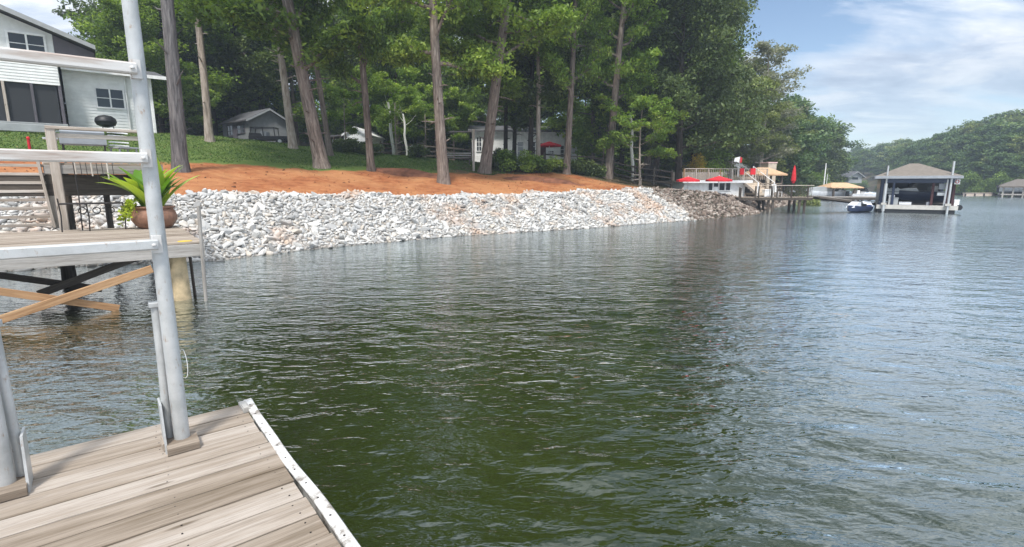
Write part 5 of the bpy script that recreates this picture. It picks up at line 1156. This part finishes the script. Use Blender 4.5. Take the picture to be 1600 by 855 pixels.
# small tan roofed slip further out
SD=66.; p=at_y(1320,306,SD); KF=Frame((p.x,p.y,0),R(-5)); K=lambda px,py,y=0: KF.on(px,py,y)
x0,_=K(1298,293); x1,_=K(1349,293); _,ze=K(1320,293); _,zp=K(1320,285.5)
sh=thing('covered_slip','open boat shelter with a tan hipped roof on dark posts','boat shelter',KF.o,KF.a)
mb=MB(); hip(mb,x0,x1,-.2,4.2,ze,zp,1.9,.10); mb.build('roof','roof_tan',sh)
xa_,_=K(1303,300); xb_,_=K(1336,300)
for x in (xa_,xb_,x1-.4):
    for y in (.1,3.9): mb=MB(); mb.beam((x,y,-.6),(x,y,ze-.1),.22,.22); mb.build('post','dark_wood',sh)
xd,_=K(1272,306); mb=MB(); mb.block(xd,x1+1.2,-1.,-.1,.42,.55); mb.block(xd,x1+1.2,4.1,5.,.42,.55); mb.build('planks','grey_wood',sh)
mb=MB(); mb.block(xd,x1+1.2,-1.,-.1,.12,.415); mb.build('float','dark_wood',sh)
def hull(mb,L,W,H,z0,bow=.35,n=12,flare=.78):
    vs=[];m=7
    for i in range(n+1):
        t=i/n; w=W/2*(1 if t<1-bow else max(.02,math.cos((t-(1-bow))/bow*math.pi/2)**.7)); sh_=H*(1+.28*max(0,t-.45)**1.3*1.6); keel=H*.12+H*.75*max(0,(t-.72)/.28)**2
        for y,z in ((-w,sh_),(-w*.97,sh_*.72),(-w*flare,sh_*.34),(0,keel),(w*flare,sh_*.34),(w*.97,sh_*.72),(w,sh_)): vs.append((-L/2+L*t,y,z0+z*1.0 if z!=keel else z0+min(keel,sh_*.95)))
    fs=[(i*m+j,i*m+j+1,(i+1)*m+j+1,(i+1)*m+j) for i in range(n) for j in range(m-1)]+[(i*m+m-1,i*m,(i+1)*m,(i+1)*m+m-1) for i in range(n)]+[tuple(range(m)),tuple(n*m+j for j in range(m))]
    mb.add(vs,fs,.5)
def boat(loc,rz,L,W,H,lab,hm='hull_white',cover=None,shield=True,name='motorboat',cat='boat',z0=-.1):
    o=thing(name,lab,cat,loc,rz); mb=MB(); hull(mb,L,W,H,z0); mb.build('hull',hm,o,smooth=True)
    mb=MB(); mb.tube([(-L/2,-W/2-.01,z0+H),(0,-W/2-.02,z0+H+.01),(L*.2,-W/2,z0+H*1.04)],.035,6); mb.build('rub_rail','trim_white',o)
    if cover: mb=MB(); mb.prism([(-L*.46,z0+H+.01),(-L*.4,z0+H+.25),(-.1*L,z0+H+.62),(.15*L,z0+H+.5),(.38*L,z0+H*1.2+.08),(.38*L,z0+H+.02)],-W*.43,W*.43,'y'); mb.build('cover',cover,o)
    else:
        mb=MB(); mb.prism([(-L*.05,z0+H),(L*.35,z0+H*1.1),(L*.12,z0+H+.28),(0,z0+H+.3)],-W*.3,W*.3,'y'); mb.build('deck','hull_white',o)
        if shield: mb=MB(); mb.prism([(0,z0+H+.28),(L*.10,z0+H+.27),(-.0,z0+H+.75),(-.04,z0+H+.75)],-W*.36,W*.36,'y'); mb.build('windshield','glass_dark',o)
        mb=MB(); mb.block(-L*.3,-L*.22,-W*.35,W*.35,z0+H,z0+H+.45); mb.build('seat','trim_white',o)
    mb=MB(); mb.block(-L/2-.3,-L/2-.02,-.2,.2,z0+.2,z0+H+.35); mb.build('outboard_motor','black',o)
    return o
p=KF.w((xa_+xb_)/2,2.,0); boat(p,KF.a+R(4),(xb_-xa_)*.95,1.9,1.1,'white motorboat moored under the tan roofed shelter',z0=.0)
xm,_=K(1285,306); boat(KF.w(xm,1.6,0),KF.a+math.pi+R(5),4.2,1.9,1.15,'pale motorboat with a rounded canvas top left of the tan shelter',cover='shed_grey',z0=.0)
xm,_=K(1352,306); boat(KF.w(xm,.5,0),KF.a+R(2),3.6,1.7,.85,'low white motorboat between the tan shelter and the floating boathouse',z0=.0)
# sailing masts
for a,t,Y,r_,lab in ((1283,255,72.,.09,'taller bare white sailboat mast left of the tan shelter'),(1287,272,73.,.045,'short thin mast just right of the taller mast')):
    p=at_y(a,306,Y); z1=at_y(a,t,Y).z; o=thing('sailboat',lab,'sailboat',(p.x,p.y,0),R(20))
    mb=MB(); hull(mb,4.6,1.5,.75,-.1); mb.build('hull','hull_white',o,smooth=True); mb=MB(); mb.tube([(.3,0,.4),(.3,0,z1)],[r_,r_*.7],8); mb.build('mast','trim_white',o)
    mb=MB(); mb.tube([(.3,0,1.2),(-1.8,0,1.15)],r_*.7,6); mb.build('boom','trim_white',o); mb=MB(); mb.tube([(.3,0,z1-.1),(2.2,0,.75)],.012,4); mb.build('forestay','aluminium',o)
# house glimpsed in the far trees
p=at_y(1337,282,118.); o=gable_house('lake_house','small grey roofed house half hidden in far trees above the tan shelter','house',Frame((p.x-1.6,p.y,p.z),R(5)),3.2,4,.9,1.0,'shed_grey','roof_grey',.5)
mb=MB(); mb.block(.8,2.2,-.05,-.002,.2,.7); mb.build('window','glass_dark',o)
# ------------------------------------------------------------ big floating boathouse
BD=at_z(1435,333,0).y; p=at_z(1435,333,0); ang_=-math.atan2(p.x,p.y)+R(5)
BF=Frame((p.x,p.y,0),ang_); B=lambda px,py,y=0: BF.on(px,py,y)
bo=thing('floating_boathouse','open floating boathouse with a grey brown hipped roof, navy interior','boathouse',BF.o,BF.a)
x0,_=B(1369,325); x1,_=B(1497,325); _,zt=B(1435,321); _,zd=B(1435,325.5)
BDp=7.0
mb=MB(); mb.block(x0,x1,0,1.0,zd-.05,zt); mb.block(x0,x0+1.2,1.004,BDp,zd-.05,zt); mb.block(x1-1.2,x1,1.004,BDp,zd-.05,zt); mb.block(x0+1.204,x1-1.204,BDp-1,BDp,zd-.05,zt); mb.build('deck','grey_wood',bo)
mb=MB(); mb.block(x0,x1,-.04,-.002,zd-.10,zt+.004); mb.build('bumper_board','white_rust',bo)
mb=MB(); mb.block(x0+.1,x1-.15,.05,.95,-.3,zd-.055); mb.block(x0+.1,x0+1.1,1.,BDp-.1,-.3,zd-.055); mb.block(x1-1.1,x1-.1,1.,BDp-.1,-.3,zd-.055); mb.build('float','black',bo)
re0,_=B(1368,275,-.45); re1,_=B(1505,275,-.45); _,ze=B(1435,277,-.45); _,zp=B(1434,255.5,BDp/2)
mb=MB(); hip(mb,re0,re1,-.45,BDp+.45,ze+.10,zp,.55,.16); mb.build('roof','roof_brown',bo)
mb=MB(); mb.block(re0,re1,-.50,-.453,ze-.10,ze+.10); mb.block(re0-.04,re0,-.45,BDp+.45,ze-.10,ze+.09); mb.block(re1,re1+.04,-.45,BDp+.45,ze-.10,ze+.09); mb.build('fascia','plastic_grey',bo)
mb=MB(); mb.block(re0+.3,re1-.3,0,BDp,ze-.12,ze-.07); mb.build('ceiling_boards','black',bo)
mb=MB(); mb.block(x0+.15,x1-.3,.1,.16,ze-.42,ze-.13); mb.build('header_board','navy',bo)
for x in (x0+.25,x0+.95,(x0*.32+x1*.68),x1-.75,x1-.35):
    mb=MB(); mb.beam((x,.22,zt),(x,.22,ze-.12),.16,.16); mb.build('post','navy' if x<0 else 'maroon',bo)
for x in (x0+.25,(x0+x1)/2,x1-.3):
    mb=MB(); mb.beam((x,BDp-.2,zt),(x,BDp-.2,ze-.12),.16,.16); mb.build('post','navy',bo)
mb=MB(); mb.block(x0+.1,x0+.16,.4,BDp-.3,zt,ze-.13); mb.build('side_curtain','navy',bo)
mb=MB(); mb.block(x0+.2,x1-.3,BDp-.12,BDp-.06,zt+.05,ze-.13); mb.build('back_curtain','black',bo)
wx,_=B(1418,300,2.)
# locker wall at the right with sign
lx0,_=B(1476,300,.3); lx1,_=B(1497,300,.3)
mb=MB(); mb.block(lx1-.42,lx1-.34,.25,2.4,zt,ze-.13); mb.build('side_panel','maroon',bo)
sxa,_=B(1491,290,-.02); sxb,_=B(1500,290,-.02); _,s0=B(1495,288,-.02); _,s1=B(1495,280,-.02)
mb=MB(); mb.block(sxa,sxb,.10,.14,s0,s1); sg=mb.build('sign_board','trim_white',bo); cx=(sxa+sxb)/2; cz=(s0+s1)/2
mb=MB(); mb.tube([(cx+.09*math.cos(a),.085,cz+.11*math.sin(a)) for a in np.linspace(0,6.28,18)],.022,6,cap=False); mb.build('red_ring','red_fabric',sg)
for a,b,nm in ((1470,278+6,'white_panel'),):
    xx,_=B(1473,293,.3); mb=MB(); mb.block(xx-.22,xx+.18,.32,.36,B(1473,296,.3)[1],B(1473,287,.3)[1]); mb.build('notice_board','plastic_grey',bo); mb=MB(); mb.block(xx-.25,xx+.18,.32,.7,B(1473,306,.3)[1],B(1473,301,.3)[1]); mb.build('shelf_box','trim_white',bo)
# guide piles
for a,t,b,r_,lab in ((1387,259,332,.07,'pale metal pile at the left front of the floating boathouse'),(1487,252,330,.08,'pale metal pile at the right front, taller than the left one'),):
    xx,_=B((1383 if a<1400 else 1484),300,-.25); _,z1=B(a,t,-.25); p=BF.w(xx,-.25,0); o=thing('guide_pile',lab,'pile',p,BF.a,'guide piles of the boathouse')
    mb=MB(); mb.tube([(0,0,-1.5),(0,0,z1)],[r_,r_*.9],12); mb.build('pipe','aluminium',o,smooth=True); mb=MB(); mb.box((0,.06,zt+.08),(.34,.36,.16)); mb.build('collar','white_rust',o)
    if a<1400: mb=MB(); mb.tube([(0,0,.1),(0,0,z1*.62)],r_*1.6,12); mb.build('sleeve','aluminium',o,smooth=True)
xx,_=B(1478,300,.0); p=BF.w(xx,.12,zt); mb=MB(); mb.tube([(0,0,0),(0.04,0,1.9)],.06,10); o=mb.build('white_post','trim_white',None); o.location=p; tag(o,'short white post inside the right pile of the boathouse','post')
# boat on the lift, covered and navy
bx,_=B(1428,305,3.); boat(BF.w(bx,3.2,0),BF.a+math.pi+R(6),4.4,2.0,1.0,'navy motorboat raised on the lift inside the floating boathouse',hm='navy',cover=None,z0=.55,name='lifted_boat')
mb=MB(); pz=.95
o=thing('boat_lift','metal cradle lift under the navy boat','boat lift',BF.w(bx,3.2,0),BF.a)
for y in (-.8,.8):
    mb=MB(); mb.beam((-2.,y,.55),(2.,y,.55),.12,.16); mb.build('bunk','grey_wood',o)
for x in (-1.5,1.5):
    mb=MB(); mb.beam((x,-1.3,.42),(x,1.3,.42),.10,.10); mb.build('cross_bar','aluminium',o)
# clutter on deck
def person_free(): pass
for px,py,w,h,mt,nm,lab in ((1391,321,.34,.75,'trim_white','cooler','white upright cooler at the left of the boathouse deck'),(1398,321,.30,.55,'shed_grey','storage_tub','grey tub next to the white cooler'),(1413,322,.75,.22,'hull_white','paddle_board','white board lying on the boathouse deck edge'),(1450,322,.30,.25,'plastic_grey','tackle_box','small grey box on the boathouse deck'),(1493,322,.30,.45,'trim_white','deck_tub','white tub by the right pile of the boathouse')):
    xx,_=B(px,py,.5); o=thing(nm,lab,nm.replace('_',' '),BF.w(xx,.5,zt+.002),BF.a+.1); mb=MB(); mb.block(-w/2,w/2,-.18,.18,0,h*.82,ch=.02); mb.build('body',mt,o); mb=MB(); mb.block(-w/2-.015,w/2+.015,-.195,.195,h*.825,h,ch=.015); mb.build('lid',mt,o)
for k,px in enumerate((1389,1399)):
    xx,_=B(px,300,.9); o=thing('life_jacket',('left' if k==0 else 'right')+' pale life jacket hanging inside the boathouse','life jacket',BF.w(xx,.75,B(px,303,.9)[1]),BF.a,'life jackets'); mb=MB(); mb.prism([(-.2,0),(-.22,.4),(-.1,.5),(0,.38),(.1,.5),(.22,.4),(.2,0)],-.06,.06,'y'); mb.build('vest','shed_grey',o); mb=MB(); mb.block(-.22,.22,-.07,-.061,.14,.18); mb.build('strap','black',o)
xx,zz_=B(1499,322,.3); o=thing('round_fender','black round fender on the right corner of the boathouse float','fender',BF.w(xx,.4,.45),BF.a); mb=MB(); mb.prism([(.20*math.cos(a),.20*math.sin(a)) for a in np.linspace(0,2*math.pi,17)[:-1]],-.12,.12,'y'); mb.build('rubber_ring','black',o)
# jet skis
def jetski(loc,rz,lab,hm):
    o=thing('jet_ski',lab,'jet ski',loc,rz,'moored jet skis'); mb=MB(); hull(mb,2.5,1.05,.55,-.12,.5); mb.build('hull',hm,o,smooth=True)
    mb=MB(); mb.prism([(-.95,.30),(-.85,.62),(-.1,.66),(.05,.52),(.1,.3)],-.2,.2,'y'); mb.build('seat','black',o)
    mb=MB(); mb.prism([(.0,.3),(.12,.78),(.35,.80),(1.0,.48),(1.1,.36)],-.28,.28,'y'); mb.build('hood','hull_white' if hm!='hull_white' else 'blue_paint',o)
    mb=MB(); mb.tube([(.12,-.36,.88),(.2,0,.80),(.12,.36,.88)],.025,6); mb.build('handlebar','black',o); return o
p=at_z(1347,332,0); jetski(p+Vector((0,.6,0)),BF.a+R(-118),'dark blue and white jet ski floating left of the boathouse','navy')
p=at_z(1363,331,0); jetski(p+Vector((0,1.0,0)),BF.a+R(-75),'bright blue jet ski tied at the boathouse corner','blue_paint')
# right hand edge: another boathouse and a bulkhead
QD=88.; p=at_y(1566,307,QD); p=at_z(1570,308.5,0); EF=Frame((p.x,p.y,0),-math.atan2(p.x,p.y)+R(4)); Q=lambda px,py,y=0: EF.on(px,py,y)
o=thing('shore_boathouse','pale hip roofed boathouse cut off by the right picture edge','boathouse',EF.o,EF.a)
x0,_=Q(1566,291,0); x1,_=Q(1636,291,0); _,ze=Q(1580,291,0); _,zp=Q(1600,283,3)
mb=MB(); hip(mb,x0-.3,x1+.3,-.4,6.4,ze,zp+.3,1.5,.22); mb.build('roof','roof_brown',o)
for x in np.linspace(x0+.2,x1-.2,5):
    for y in (.1,5.9): mb=MB(); mb.beam((x,y,-1),(x,y,ze-.2),.2,.2); mb.build('post','grey_wood',o)
mb=MB(); mb.block(x0,x1,0,6,.35,.55); mb.build('deck','grey_wood',o)
mb=MB(); mb.block(x0+.6,x1-.4,5.4,5.5,.56,ze-.3); mb.build('back_wall','stone_beige',o)
boat(EF.w((x0+x1)/2,3,0),EF.a,5.2,2.1,1.0,'white motorboat inside the pale boathouse at the right edge',z0=.56)
a=at_z(1507,306.5,0); b=at_z(1592,305.5,0); o=thing('bulkhead','low tan timber bulkhead along the far right shore','retaining wall',(a.x,a.y,0),math.atan2(b.y-a.y,b.x-a.x))
L_=math.hypot(b.x-a.x,b.y-a.y); mb=MB(); mb.block(0,L_,0,.25,-.5,.45); mb.build('planks','beige_paint',o); mb=MB(); mb.block(-.05,L_+.05,-.06,.36,.453,.55); mb.build('cap','pale_wood',o)
for k in range(7): mb=MB(); mb.beam((L_*k/6,-.12,-.8),(L_*k/6,-.12,.42),.18,.18); mb.build('post','dark_wood',o)
